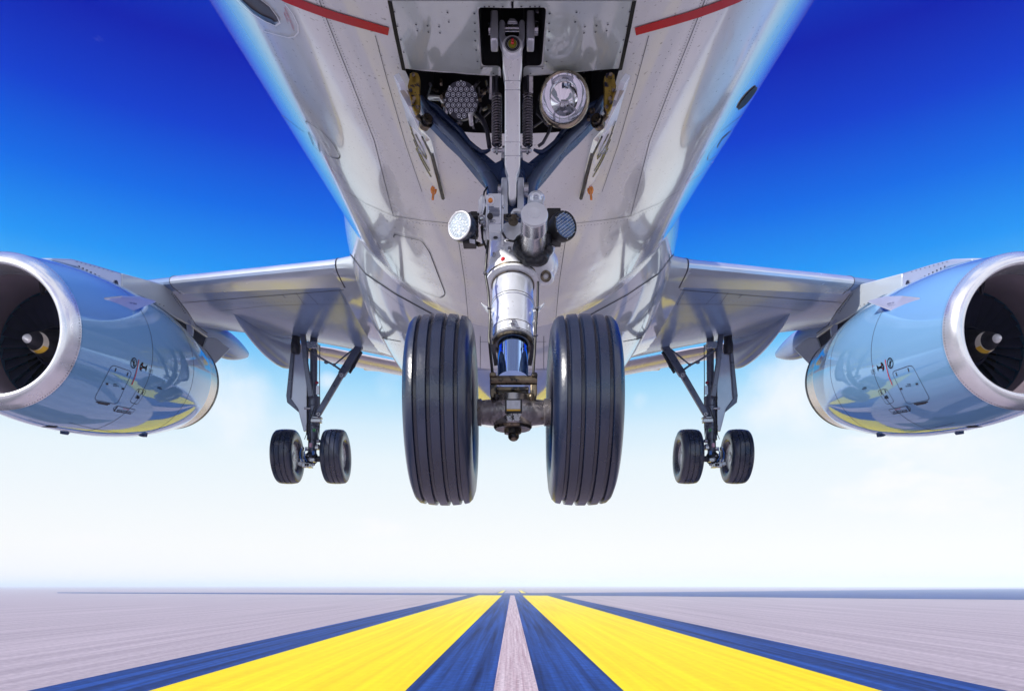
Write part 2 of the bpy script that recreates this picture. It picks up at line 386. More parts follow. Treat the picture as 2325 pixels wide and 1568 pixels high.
# ================================================================ ground
def ground_mat(name, col, col2, var=.2, rough=.75, streak=(1.2, .03, 1), fine=2.0, blotch=None):
    m = bpy.data.materials.new(name); m.use_nodes = True
    nt = m.node_tree; nt.nodes.clear(); n, l = nt.nodes.new, nt.links.new
    out = n('ShaderNodeOutputMaterial'); b = n('ShaderNodeBsdfPrincipled'); l(b.outputs[0], out.inputs[0])
    tc = n('ShaderNodeTexCoord'); mp = n('ShaderNodeMapping'); mp.inputs['Scale'].default_value = streak; l(tc.outputs['Object'], mp.inputs[0])
    a = n('ShaderNodeTexNoise'); a.inputs['Scale'].default_value = 1.0; a.inputs['Detail'].default_value = 9; a.inputs['Roughness'].default_value = .62
    l(mp.outputs[0], a.inputs['Vector'])
    c = n('ShaderNodeTexNoise'); c.inputs['Scale'].default_value = fine; c.inputs['Detail'].default_value = 6; l(tc.outputs['Object'], c.inputs['Vector'])
    r1 = n('ShaderNodeMapRange'); r1.inputs['From Min'].default_value = .36; r1.inputs['From Max'].default_value = .64; l(a.outputs['Fac'], r1.inputs['Value'])
    mx = n('ShaderNodeMixRGB'); mx.inputs[1].default_value = tuple(col) + (1,); mx.inputs[2].default_value = tuple(col2) + (1,); l(r1.outputs[0], mx.inputs[0])
    r2 = n('ShaderNodeMapRange'); r2.inputs['From Min'].default_value = .3; r2.inputs['From Max'].default_value = .7
    r2.inputs['To Min'].default_value = 1 - var; r2.inputs['To Max'].default_value = 1 + var; l(c.outputs['Fac'], r2.inputs['Value'])
    sc = n('ShaderNodeVectorMath'); sc.operation = 'SCALE'; l(mx.outputs[0], sc.inputs[0]); l(r2.outputs[0], sc.inputs['Scale'])
    l(sc.outputs[0], b.inputs['Base Color']); b.inputs['Roughness'].default_value = rough; b.inputs['Specular IOR Level'].default_value = .04
    return m
GM = {'concrete': ground_mat('airfield_concrete', (.34, .28, .30), (.47, .39, .41), .14, streak=(.55, .006, 1), fine=1.5),
      'asphalt': ground_mat('dark_sealed_asphalt', (.004, .014, .075), (.020, .075, .31), .25, .7, (.9, .010, 1), 1.2),
      'yellow': ground_mat('yellow_line_paint', (.84, .58, .0004), (.86, .72, .0008), .05, .6, (.8, .010, 1), 1.0),
      'centre': ground_mat('centre_joint_concrete', (.40, .27, .28), (.62, .50, .50), .3, .8, (3.0, .03, 1), 3.0),
      'reflection_strip': ground_mat('dark_reflection_strip', (.08, .08, .09), (.14, .14, .15), .3, .7, (.5, .05, 1), 1.2)}
def flat(pts, z, sy=1):
    m = MB(); m.add([(x, y, z) for x, y in pts], [tuple(range(len(pts)))]); return m
def G(u, v): Y = CZ * F / (v - H); return ((u - U0) * Y / F, Y)
g = MB(); BIG = 30000
g.add([(-BIG, -3000, 0), (BIG, -3000, 0), (BIG, BIG, 0), (-BIG, BIG, 0)], [(0, 1, 2, 3)])
struct('ground', g, GM['concrete'])
Y0, Y1, Y2 = 46.0, 640.0, 1150.0
def band(x0, x1, ya=Y0, yb=Y1, z=.03): return flat([(x0, ya), (x1, ya), (x1, yb), (x0, yb)], z)
K = CZ / 240.0                                     # metres per picture unit at the bottom edge
def bx(u): return (u - U0) * K
r = MB()
for m in (band(bx(60), bx(1120)), band(bx(1222), bx(2290))): r.add(m.v, m.f)
for a, b in ((-17.0, -8.6), (8.6, 17.0)): r.add(*[getattr(band(a, b, Y1, Y2), k) for k in ('v', 'f')])
struct('runway', r, GM['asphalt'])
for a, b in ((340, 920), (1415, 2000)):
    y = MB(); y.add(*[getattr(band(bx(a), bx(b), z=.06), k) for k in ('v', 'f')])
    c = -12.8 if a < 1000 else 12.8
    y.add(*[getattr(band(c - 2.6, c + 2.6, Y1, Y2, z=.06), k) for k in ('v', 'f')])
    struct('yellow_line', y, GM['yellow'])
struct('concrete_strip', band(bx(1120), bx(1222), z=.035), GM['centre'])
t = MB()
t.add([(x, yy, .10) for x, yy in (G(130, 1343.5), G(1162, 1345.5), G(1162, 1350.5), G(700, 1348.5), G(130, 1345.5))], [(0, 1, 2, 3, 4)])
t.add([(x, yy, .10) for x, yy in (G(1162, 1345.5), G(1500, 1343), G(2500, 1333.5), G(2500, 1362), G(2000, 1358), G(1500, 1352.5), G(1162, 1350.5))], [(0, 1, 2, 3, 4, 5, 6)])
struct('taxiway', t, GM['asphalt'])

# unseen dark strips added under the aircraft, ragged, to break up hull reflections
random.seed(21)
for x0, x1 in ((-24, -9.5), (9.5, 24), (-95, -46), (46, 95)):
    L_ = []; R_ = []; yy = -240.0
    while yy < 40:
        L_.append((x0 + random.uniform(-1.6, 1.6), yy)); R_.append((x1 + random.uniform(-1.6, 1.6), yy)); yy += random.uniform(1.5, 7)
    sh = MB(); n_ = len(L_); sh.add([(x, y, .02) for x, y in L_ + R_], [(i, n_ + i, n_ + i + 1, i + 1) for i in range(n_ - 1)]); struct('reflection_strip', sh, GM['reflection_strip'])

# ================================================================ aircraft
S = .1437; C0 = 3.725; RF = 1.98
def axz(Y): return CZ + C0 + S * Y - .0 - .0139 * 0
air = bpy.data.objects.new('airliner', None); COL.objects.link(air)
air.location = (0, 14.0, 0.0)
air['label'] = 'light grey twin engine airliner seen from below with landing gear down over the runway'
air['category'] = 'airplane'

# ---- fuselage
def fus(Y):
    n0 = -2.4
    if Y < 3.0:
        k = max(0.0, min(1.0, (Y - n0) / 5.4)); r = RF * math.sqrt(max(0, 1 - (1 - k) ** 2.3)); dz = -.42 * (1 - k) ** 2
    elif Y > 21: 
        k = min(1.0, (Y - 21) / 15.5); r = RF * (1 - k ** 1.5 * .93); dz = .9 * k ** 1.35
    else: r, dz = RF, 0
    return max(r, .02), dz
fb = MB(); NF = 128
ys = [-2.395, -2.38, -2.33, -2.2, -2.0, -1.7, -1.3, -.8, -.2, .5, 1.2, 1.9, 2.5, 3.0] + [3.5 + i * .5 for i in range(36)] + [22, 23, 24.5, 26, 28, 30, 32, 34, 36.4]
rs = []
for Y in ys:
    r_, dz = fus(Y)
    rs.append([Vector((r_ * math.sin(2 * PI * j / NF), Y, axz(Y) + dz - r_ * math.cos(2 * PI * j / NF))) for j in range(NF)])
fb.rings(rs)
BF = tree(fb)
# openings in the belly: nose gear bay and the slot of the drag strut
def cutter(poly, depth):
    m = MB(); pts = []
    for u, v in poly:
        p, nm = hit(BF, u, v); pts.append(p)
    c = [Vector((p.x, p.y, p.z - .3)) for p in pts]
    m.prism(c, (0, 0, .3 + depth)); return m
me = fb.mesh('fuselage'); 
bm = bmesh.new(); bm.from_mesh(me); bmesh.ops.recalc_face_normals(bm, faces=bm.faces); bm.to_mesh(me); bm.free()
fo = bpy.data.objects.new('fuselage', me); COL.objects.link(fo)
bay_poly = [(918, 156), (1030, 166), (1136, 173), (1136, 177), (1189, 177), (1189, 173), (1294, 165), (1407, 152), (1385, 230), (1342, 291), (1211, 303), (1115, 303), (985, 292), (950, 230)]
slot_poly = roundpoly([(1085, 17), (1240, 17), (1235, 80), (1229, 150), (1188, 150), (1188, 190), (1137, 190), (1137, 150), (1093, 150), (1089, 80)], 10, 3)
cuts = []
for pl, dp in ((bay_poly, .75), (slot_poly, .50)):
    cm = cutter(pl, dp); cme = cm.mesh('c')
    b2 = bmesh.new(); b2.from_mesh(cme); bmesh.ops.triangulate(b2, faces=b2.faces); bmesh.ops.recalc_face_normals(b2, faces=b2.faces); b2.to_mesh(cme); b2.free()
    co = bpy.data.objects.new('c', cme); COL.objects.link(co); cuts.append(co)
    md = fo.modifiers.new('b', 'BOOLEAN'); md.operation = 'DIFFERENCE'; md.solver = 'EXACT'; md.object = co
dg = bpy.context.evaluated_depsgraph_get(); dg.update()
nm_ = bpy.data.meshes.new_from_object(fo.evaluated_get(dg))
fo.modifiers.clear(); fo.data = nm_; nm_.name = 'fuselage'
for co in cuts: bpy.data.objects.remove(co)
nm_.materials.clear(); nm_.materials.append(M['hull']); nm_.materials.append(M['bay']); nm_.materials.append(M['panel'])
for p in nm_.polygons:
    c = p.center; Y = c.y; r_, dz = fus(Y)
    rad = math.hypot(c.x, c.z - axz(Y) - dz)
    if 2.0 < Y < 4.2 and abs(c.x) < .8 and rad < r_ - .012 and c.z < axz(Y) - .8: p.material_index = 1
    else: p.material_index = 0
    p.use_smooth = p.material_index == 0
nm_.set_sharp_from_angle(angle=R(30))
fo.parent = air; fo.matrix_parent_inverse = Matrix.Translation(-air.location)

# ---- belly fairing
fa = MB()
FAI = [(7.4, 1.72, 1.55), (8.0, 1.92, 1.84), (8.6, 2.06, 2.0), (9.4, 2.2, 2.13), (10.4, 2.33, 2.24), (11.6, 2.43, 2.31), (13, 2.5, 2.34), (15, 2.53, 2.34), (17, 2.48, 2.30), (18.5, 2.34, 2.16), (20, 2.1, 1.95), (21.5, 1.8, 1.6)]
def lerpT(T, x):
    for a, b in zip(T[:-1], T[1:]):
        if x <= b[0]:
            k = (x - a[0]) / (b[0] - a[0]); k = max(0, k); return [a[i] + (b[i] - a[i]) * k for i in range(len(a))]
    return list(T[-1])
rs = []
fy = [7.4 + i * .3 for i in range(48)]
for Y in fy:
    # smooth interpolation
    w = sum(lerpT(FAI, Y + d)[1] for d in (-.5, -.25, 0, .25, .5)) / 5; h = sum(lerpT(FAI, Y + d)[2] for d in (-.5, -.25, 0, .25, .5)) / 5
    ring = []
    for j in range(96):
        a = 2 * PI * j / 96; sx, sz = math.sin(a), -math.cos(a); e = .90 if sz < 0 else 1.0
        ring.append(Vector((w * math.copysign(abs(sx) ** e, sx), Y, axz(Y) - .15 + (h - .0 if sz < 0 else h * .72) * math.copysign(abs(sz) ** e, sz) + 0)))
    rs.append(ring)
fa.rings(rs)
obj('belly_fairing', fa, 'fairing', air)
BB = tree(fb, fa)

# ---- front nose gear door panels (grey), with the centre gap
gap = MB(); pan = MB()
def wside(pts): return pts, [(2 * U0 - u, v) for u, v in pts]
for A, B_ in ((([(888, 0), (903, 78), (916, 150)]), ([(1158, 0), (1158, 14)])),):
    pass
# panel skins: left and right of the slot
def panel(mirror):
    f = (lambda u: 2 * U0 - u) if mirror else (lambda u: u)
    m = MB()
    for (a, b, c, d) in (((890, 0), (1159, 0), (1159, 15), (893, 15)), ((893, 15), (1083, 15), (1091, 151), (918, 151)), ((918, 151), (1135, 151), (1136, 170), (921, 154))):
        patch(m, BF, [(f(a[0]), a[1]), (f(d[0]), d[1])], [(f(b[0]), b[1]), (f(c[0]), c[1])], 8, 8, .004)
    return m
for mir in (False, True):
    d = panel(mir); obj('forward_gear_door', d, 'panel', fo, fix=False, label='closed grey riveted nose gear door panel')
for s in (False, True):
    f = (lambda u: 2 * U0 - u) if s else (lambda u: u)
    strip(gap, BF, [(f(885), 0), (f(900), 78), (f(917), 158)], .017, .005)
strip(gap, BF, [(1163, 0), (1163, 17)], .008, .006)
obj('door_gap', gap, 'black', fo, fix=False)
# rim of the slot
rim = MB(); strip(rim, BF, [(u, v) for u, v in roundpoly([(1085, 17), (1240, 17), (1235, 80), (1229, 150), (1188, 150), (1188, 171)], 10, 4)][0:26], .008, .009, 4)
strip(rim, BF, [(2 * U0 + 1 - u, v) for u, v in roundpoly([(1085, 17), (1240, 17), (1235, 80), (1229, 150), (1188, 150), (1188, 171)], 10, 4)][5:26], .008, .009, 4)
# rivets and screws
riv = MB()
def scr(u, v, r=.0036): dot(riv, BF, u, v, r, .0075, 6)
for s in (0, 1):
    f = (lambda u: 2 * U0 - u) if s else (lambda u: u)
    for u, v in ((1110, 10.5), (1121, 11), (1141, 11), (1100, 11), (1077, 27), (1078, 49), (1078, 68), (1079, 89), (1081, 110), (1084, 136), (1093, 152),
                 (945, 52), (971, 55), (997, 57), (948, 66), (973, 69), (999, 71), (1016, 24), (1019, 46), (896, 23), (903, 56), (910, 87), (917, 115), (960, 158), (1000, 162), (1060, 166), (1120, 163)):
        scr(f(u), v, .0042)
    for i in range(24):                              # screw line by the bay, running aft
        k = i / 23
        for (a, b) in (((845, 60), (1010, 560)), ((800, 100), (955, 470))):
            if random.random() < .8: dot(riv, BF, f(a[0] + (b[0] - a[0]) * k), a[1] + (b[1] - a[1]) * k, .0028, .003, 5)
    for u, v in ((862, 485), (880, 500), (897, 515), (917, 527), (935, 542), (946, 549), (948, 575), (952, 597), (965, 620), (975, 640), (990, 645), (993, 665), (897, 490), (925, 505), (940, 515)):
        dot(riv, BB, f(u), v, .006, .006, 6)
    for i in range(16):                              # fairing fasteners
        k = i / 15
        dot(riv, BB, f(803 - 10 * math.sin(k * PI) + 20 * k), 560 + k * 270, .006, .004, 6)
        dot(riv, BB, f(840 + 75 * k), 636 + 60 * k, .006, .004, 6)
def row(bv, pts, step, rr):
    for p in sub(pts, step): dot(riv, bv, p[0], p[1], rr, .0035, 5)
for s in (0, 1):
    f = (lambda u: 2 * U0 - u) if s else (lambda u: u)
    q = lambda pts: [(f(u), v) for u, v in pts]
    for dx in (-7, 7):
        row(BF, q([(725 + dx, 0), (760 + dx, 90), (800 + dx, 190), (850 + dx, 320), (893 + dx, 490)]), 6.5, .0030)
    row(BF, q([(780, 436), (830, 468), (893, 497), (960, 507), (1035, 515)]), 7, .0045)
    row(BF, q([(600, 60), (660, 190), (720, 300), (790, 420)]), 8, .0034)
    row(BB, q([(1046, 540), (1061, 640), (1072, 760)]), 8, .0045)
    row(BB, q([(800, 580), (790, 640), (787, 700)]), 8, .008); row(BB, q([(795, 750), (840, 770), (905, 783)]), 8, .008)
obj('rivets', riv, 'seam', fo, fix=False)

# ---- panel lines of the belly
sm = MB()
for s in (0, 1):
    f = (lambda u: 2 * U0 - u) if s else (lambda u: u)
    q = lambda pts: [(f(u), v) for u, v in pts]
    strip(sm, BF, q([(725, 0), (760, 90), (800, 190), (850, 320), (893, 490)]), .0035)
    strip(sm, BF, q([(852, 80), (880, 185), (922, 330), (958, 435)]), .0025)
    strip(sm, BF, q([(780, 430), (830, 462), (893, 490), (960, 500), (1035, 508)]), .005)
    strip(sm, BF, q([(1040, 540), (1055, 640), (1066, 760)]), .004)
    strip(sm, BF, q([(600, 205), (640, 262), (690, 300)]), .004)
    # seam where the wing fairing meets the fuselage
    strip(sm, BB, q([(768, 500), (790, 570), (830, 621), (900, 668), (985, 714)]), .022 if not s else .018, .006)
    strip(sm, BB, q([(806, 575), (796, 640), (793, 700)]), .008, .005)
    strip(sm, BB, q([(795, 742), (840, 762), (910, 775)]), .010, .005)
    strip(sm, BB, q([(1090, 762), (1090, 836)]), .006, .005)
strip(sm, BB, [(1090, 775), (1240, 775)], .006, .005); strip(sm, BB, [(1060, 838), (1262, 838)], .012, .005)
obj('panel_seam', sm, 'seam', fo, fix=False)
# service doors (left: cargo panel, oval inlet; right: dark oval window)
sd = MB()
strip(sd, BB, roundpoly([(893, 530), (957, 545), (975, 570), (1012, 668), (1000, 676), (960, 662), (915, 640)], 8, 4), .009, .006, 6)
strip(sd, BF, roundpoly([(690, 270), (735, 300), (760, 330), (776, 362), (745, 355)], 14, 4), .006, .004, 6)
strip(sd, BF, [(700, 300), (722, 325), (727, 345), (712, 330), (700, 300)], .006, .004, 6)
obj('service_door_outline', sd, 'seam', fo, fix=False)
rd = MB(); strip(rd, BF, [(738, 352), (750, 380), (770, 417)], .006, .004); strip(rd, BF, [(762, 420), (740, 400), (700, 345)], .004, .004)
strip(rd, BF, [(1556, 417), (1580, 375), (1600, 345)], .006, .004); strip(rd, BF, [(1556, 417), (1590, 395), (1625, 360)], .004, .004)
obj('door_outline', rd, 'redtext', fo, fix=False, label='thin red outline of a service hatch')
def ell(c, a, b, ang, n=28):
    return [(c[0] + a * math.cos(t) * math.cos(ang) - b * math.sin(t) * math.sin(ang), c[1] + a * math.cos(t) * math.sin(ang) + b * math.sin(t) * math.cos(ang)) for t in [2 * PI * i / n for i in range(n)]]
def fillpoly(mb, bv, pts, off):
    hs = [hit(bv, *p) for p in pts]; hs = [h for h in hs if h]
    c = hit(bv, sum(p[0] for p in pts) / len(pts), sum(p[1] for p in pts) / len(pts))
    if not c: return
    vs = [c[0] + c[1] * off] + [h[0] + h[1] * off for h in hs]; n = len(hs)
    mb.add(vs, [(0, i + 1, (i + 1) % n + 1) for i in range(n)])
ov = MB(); E = ell((1695, 222), 31, 6.5, R(-50)); fillpoly(ov, BF, E, .006); obj('oval_vent', ov, 'black', fo, fix=False, label='dark oval vent high on the starboard side')
ov = MB(); strip(ov, BF, E + [E[0]], .012, .007, 4); obj('vent_rim', ov, 'seam', fo, fix=False)
ho = MB(); strip(ho, BF, ell((1632, 335), 38, 9, R(-50)) + [(1632 + 38 * math.cos(R(-50)), 335 + 38 * math.sin(R(-50)))], .012, .005, 5)
fillpoly(ho, BF, ell((1645, 318), 26, 6, R(-50)), .004)
obj('hatch', ho, 'fairing', fo, fix=False)
# hot air outlet, upper left
E = [(540, -30), (574, -14), (604, 8), (621, 25), (632, 40), (634, 47), (625, 48), (600, 37), (575, 22), (552, 0), (536, -16)]
ov = MB(); fillpoly(ov, BF, E, .006); obj('air_outlet', ov, mat('outlet_dark', (.035, .008, .006), .4, .2), fo, fix=False, label='dark oval hot air outlet with bevelled grey lip')
ov = MB(); strip(ov, BF, [(536, -16), (552, 0), (575, 22), (600, 38), (626, 49)], .035, .009, 4); obj('outlet_lip', ov, 'gearblue', fo, fix=False)
ov = MB(); strip(ov, BF, [(530, -16), (552, 8), (575, 27), (600, 42), (628, 54), (638, 47), (632, 33), (615, 10), (590, -10)], .007, .012, 4); obj('outlet_rim', ov, 'cap', fo, fix=False)
ow = MB(); strip(ow, BF, [(600, 70), (630, 78), (655, 84), (669, 82), (678, 72), (677, 55), (665, 30), (648, 8)], .006, .005, 4); obj('outlet_panel_edge', ow, 'cap', fo, fix=False)
tx = MB()
def C9(x, y): return ((950 + x * .12903) * .5674, y * .12903 * .5674)
text_on(tx, BF, 'CAUTION', C9(1610, 660), C9(1490, 375), C9(1560, 675)) if False else text_on(tx, BF, 'CAUTION', C9(1600, 665), C9(1485, 370), C9(1548, 668))
text_on(tx, BF, 'HIGH HOT AIR FLOW', C9(1775, 900), C9(1500, 215), C9(1728, 905))
obj('warning_text', tx, 'redtext', fo, fix=False)
# red stripes
for s in (0, 1):
    f = (lambda u: 2 * U0 - u) if s else (lambda u: u)
    m = MB()
    A = [(620, -12), (645, 3), (690, 21), (740, 39), (800, 57), (881, 79)]; B_ = [(640, -22), (668, -8), (712, 9), (765, 27), (820, 43), (884, 62)]
    patch(m, BF, [(f(a), b) for a, b in A], [(f(a), b) for a, b in B_], 26, 2, .004)
    obj('red_stripe', m, 'red', fo, fix=False)
# cabin windows and a fin complete the aircraft as it is
wi = MB()
for i in range(34):
    Y = 4.4 + i * .53
    for sx in (-1, 1):
        c = Vector((sx * 1.93, Y, axz(Y) + .42)); nn = Vector((sx * 1.93, 0, .42)).normalized(); a = Vector((0, 1, 0)); b = nn.cross(a)
        wi.add([c + nn * .012 + a * .115 * math.cos(t) + b * .165 * math.sin(t) for t in [2 * PI * k / 12 for k in range(12)]], [tuple(range(12))])
obj('cabin_window', wi, 'windowglass', fo, fix=False)
fin = MB()
def foil(x, yl, zl, yt, zt, th, vertical=False, n=22, camber=0.0):
    """airfoil ring at span station x, leading edge (yl,zl), trailing edge (yt,zt)"""
    pts = []; d = Vector((yt - yl, zt - zl)); c = d.length; d.normalize(); nn = Vector((-d.y, d.x))
    for i in range(2 * n):
        if i < n: s_, sg = (1 - math.cos(PI * i / n)) / 2, 1
        else: s_, sg = (1 + math.cos(PI * (i - n) / n)) / 2, -1
        y = 5 * th * (.2969 * math.sqrt(s_) - .126 * s_ - .3516 * s_ ** 2 + .2843 * s_ ** 3 - .1036 * s_ ** 4)
        cam_ = camber * 4 * s_ * (1 - s_)
        q = Vector((yl, zl)) + d * (s_ * c) + nn * ((sg * y + cam_) * c)
        pts.append(Vector((x, q.x, q.y)))
    return pts
rs = []
for z, yl, yt in ((1.0, 27.5, 34.2), (3, 29.2, 34.9), (4.2, 30.4, 35.2)):
    ring = foil(0, yl, 0, yt, 0, .11); rs.append([Vector((p.z, p.y, axz(29) + z)) for p in ring])
fin.rings(rs); obj('tail_fin', fin, 'tail', air)

# ---- tailplane
ts = MB(); rs = []
for x, yl, yt, z in ((0.4, 27.2, 31.2, 9.3), (3.5, 28.75, 31.4, 9.25), (5.95, 29.6, 31.2, 9.2), (6.25, 29.9, 31.1, 9.2)):
    rs.append(foil(-x, yl, CZ + z - .08, yt, CZ + z + .18, .09))
ts.rings(rs)
both('tailplane', ts, 'tail', air)

# ---- wings
UPT = [(0, 0), (.004, .010), (.02, .020), (.06, .031), (.12, .040), (.3, .050), (.6, .038), (1, .002)]
LOT = [(0, 0), (.004, .008), (.02, .014), (.06, .019), (.12, .026), (.25, .042), (.4, .056), (.56, .063), (.7, .052), (.85, .027), (1, .002)]
def wfoil(x, yl, zl, yt, zt, k=1.0, n=26):
    pts = []; d = Vector((yt - yl, zt - zl)); c = d.length; d.normalize(); nn = Vector((-d.y, d.x))
    for i in range(2 * n):
        if i < n: s_, T, sg = (1 - math.cos(PI * i / n)) / 2, UPT, 1
        else: s_, T, sg = (1 + math.cos(PI * (i - n) / n)) / 2, LOT, -1
        y = sum(lerpT(T, min(1, max(0, s_ + dd * min(s_, 1 - s_))))[1] for dd in (-.3, -.15, 0, .15, .3)) / 5
        q = Vector((yl, zl)) + d * (s_ * c) + nn * (sg * y * k * c); pts.append(Vector((x, q.x, q.y)))
    return pts
WST = [(1.6, 9.98, 4.46, 16.9, 5.16, .115), (2.6, 10.5, 4.63, 16.6, 5.28, .12), (4.2, 11.32, 4.86, 16.6, 5.62, .12), (5.85, 12.16, 5.09, 16.85, 5.98, .125), (6.8, 12.65, 5.22, 17.1, 6.2, .12), (10, 14.3, 5.62, 17.6, 6.5, .115), (16.5, 17.6, 6.4, 19.2, 6.85, .10)]
wg = MB(); rs = [wfoil(-x, yl, CZ + zl + .10, yt, CZ + zt, th / .12) for x, yl, zl, yt, zt, th in WST]
wg.rings(rs)
wings = both('wing', wg, 'wing', air)
BW = tree(wg)
# slat: polished nose of the wing between fairing and pylon
sl = MB(); rs = []
for x, yl, zl, yt, zt, th in WST[1:4]:
    ring = wfoil(-x, yl, CZ + zl + .10, yt, CZ + zt, th / .12); n = 26
    idx = list(range(2 * n - 5, 2 * n)) + list(range(0, 9)); c = Vector((-x, yl + .5, CZ + zl + .08))
    rs.append([ring[i] + (ring[i] - c).normalized() * .014 for i in idx])
k = len(rs[0]); vs = [p for r_ in rs for p in r_]; sl.add(vs, [(i * k + j, i * k + j + 1, (i + 1) * k + j + 1, (i + 1) * k + j) for i in range(len(rs) - 1) for j in range(k - 1)])
both('slat', sl, 'slat', wings)
# root cuff of the slat
rc = MB(); pts = [rs[0][j] for j in range(k)]; rc.tube([p + Vector((.0, -.0, 0)) for p in pts], .014, 8)
pts2 = [rs[-1][j] for j in range(k)]; rc.tube(pts2, .006, 6)
both('slat_seal', rc, 'dark', wings)
ws = MB()
q = lambda pts: pts
for pts, w in (([(400, 688), (500, 680), (600, 672), (700, 664), (800, 656)], .012), ([(500, 705), (600, 694), (700, 690), (790, 690)], .006), ([(672, 664), (690, 690)], .006), ([(695, 662), (722, 690)], .006), ([(770, 658), (788, 692)], .006),
               ([(640, 668), (648, 676)], .01)):
    strip(ws, BW, pts, w, .006)
for i in range(34): dot(ws, BW, 480 + i * 9.5, 691 - i * .4, .008, .006, 5)
for i in range(26): dot(ws, BW, 560 + i * 9, 712 + i * .3, .006, .006, 5)
both('wing_seam', ws, 'seam', wings, fix=False)
# fillet between wing and fuselage
fl = MB(); rs = []
for k_, x in ((1.30, 1.9), (1.16, 2.3), (1.06, 2.55), (1.0, 2.75)):
    z0 = 4.463 + .17 * (x - 1.6); yl0 = 9.98 + .52 * (x - 1.6)
    r0 = wfoil(-x, yl0 - .34 * (k_ - 1), CZ + z0 + .10 - .1 * (k_ - 1), 16.75, CZ + 5.12 + .2 * (x - 1.6), k_ ** 1.5, n=24); rs.append(r0)
fl.rings(rs); both('wing_fillet', fl, 'fairing', wings)
# flap behind the wing
fp = MB(); rs = []
for x, yl, yt, zl, zt in ((2.6, 16.7, 17.9, 5.22, 5.24), (4.2, 16.7, 17.9, 5.54, 5.54), (5.9, 16.95, 17.9, 5.88, 5.84)):
    rs.append(foil(-x, yl, CZ + zl, yt, CZ + zt, .13, n=14))
fp.rings(rs); both('flap', fp, 'tail', wings)
# flap track fairings
def canoe(x, ya, yb, za, zb, w, h, blunt):
    m = MB(); rs = []
    N = 20
    for i in range(N + 1):
        t = i / N; s_ = math.sin(min(1, t / .62) * PI / 2) ** .8 * (1 if t < .62 else (1 - ((t - .62) / .38) ** 1.7 * (1 - blunt)))
        s_ = max(s_, .02); Y = ya + (yb - ya) * t; zc = za + (zb - za) * t
        rs.append([Vector((x + w * s_ * math.sin(2 * PI * j / 24), Y, CZ + zc - h * s_ * (math.cos(2 * PI * j / 24) * (1 if math.cos(2 * PI * j / 24) > 0 else .7)))) for j in range(24)])
    return m.rings(rs)
c1 = canoe(-5.22, 13.1, 17.9, 5.18, 5.78, .24, .62, .30); both('flap_track_fairing', c1, 'wing', wings)
c2 = canoe(-7.05, 14.6, 18.9, 5.6, 6.15, .24, .42, .25); both('flap_track_fairing', c2, 'wing', wings)
w3 = MB(); w3.prism([P(641, 832, 17.3), P(652, 806, 17.3), P(663, 784, 17.3), P(651, 831, 17.9)], (0.02, .02, .0)); 

# ---- engines
EX, EY0 = -6.563, 9.0
EZ0 = (H - 745) * 9.0 / F
def EA(t): return Vector((EX, EY0 + t, CZ + EZ0 + S * t * .98))
EAX = Vector((0, 1, S * .98))
EL = EAX.length
def elathe(prof, n=96, caps=False, closed=False):
    m = MB(); rs = [[EA(t) + Vector((math.sin(2 * PI * j / n) * r_, 0, math.cos(2 * PI * j / n) * r_)) for j in range(n)] for t, r_ in prof]
    return m.rings(rs, caps, closed)
outer = [(.16, 1.02), (.5, 1.078), (.9, 1.14), (1.3, 1.18), (1.8, 1.205), (2.3, 1.21), (2.8, 1.19), (3.2, 1.155), (3.6, 1.10), (4.0, 1.03), (4.15, 1.0), (4.15, .96), (3.4, .98), (2.4, 1.02), (1.3, 1.0), (.16, .97)]
def nacR(t): 
    T = [p for p in outer if p[1] > 1.0 or p[0] < 4.16][:11]; return lerpT([(a, b) for a, b in T], t)[1]
import itertools
def smooth_prof(pr, k=4):
    out = []
    for i in range(len(pr) - 1):
        p0, p1, p2, p3 = pr[max(i - 1, 0)], pr[i], pr[i + 1], pr[min(i + 2, len(pr) - 1)]
        for j in range(k):
            t = j / k
            out.append(tuple(.5 * (2 * p1[c] + (p2[c] - p0[c]) * t + (2 * p0[c] - 5 * p1[c] + 4 * p2[c] - p3[c]) * t * t + (3 * p1[c] - p0[c] - 3 * p2[c] + p3[c]) * t ** 3) for c in (0, 1)))
    return out + [pr[-1]]
nac = elathe(smooth_prof(outer[:11]) + outer[11:], closed=True)
BN = tree(nac)
nacs = both('engine', nac, 'nacelle', air)
lip = elathe(smooth_prof([(.16, 1.022), (.105, 1.0), (.055, .966), (.018, .92), (.003, .875), (.003, .85), (.016, .83), (.05, .816), (.12, .803), (.24, .795), (.36, .79)], 4))
both('inlet_lip', lip, 'lip', nacs, fix=False)
duct = elathe([(.36, .79), (.6, .785), (.9, .80), (1.25, .83), (1.26, .83)]); both('inlet_duct', duct, 'duct', nacs, fix=False)
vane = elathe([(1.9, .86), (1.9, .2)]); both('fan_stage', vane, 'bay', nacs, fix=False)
fanb = MB(); NB = 30
for i in range(NB):
    a = 2 * PI * i / NB
    vs = []
    for r_, tw, ch in ((.24, .5, .11), (.45, .8, .14), (.65, 1.05, .17), (.82, 1.2, .18)):
        er = Vector((math.sin(a), 0, math.cos(a))); et = Vector((math.cos(a), 0, -math.sin(a)))
        c = EA(1.3) + er * r_; d = et * math.sin(tw) + EAX * math.cos(tw)
        vs += [c - d * ch / 2, c + d * ch / 2]
    fanb.add(vs, [(2 * k, 2 * k + 1, 2 * k + 3, 2 * k + 2) for k in range(3)])
both('fan', fanb, 'blade', nacs, fix=False)
sp = elathe(smooth_prof([(.56, .012), (.60, .045), (.68, .085), (.85, .15), (1.02, .205), (1.2, .245)], 4), 48, caps=True); BS = tree(sp)
spo = both('spinner', sp, 'dark', nacs)
hub = elathe([(1.16, .25), (1.22, .30), (1.3, .31), (1.45, .3)], 48); both('spinner_hub', hub, 'blade', nacs, fix=False)
sw = MB()
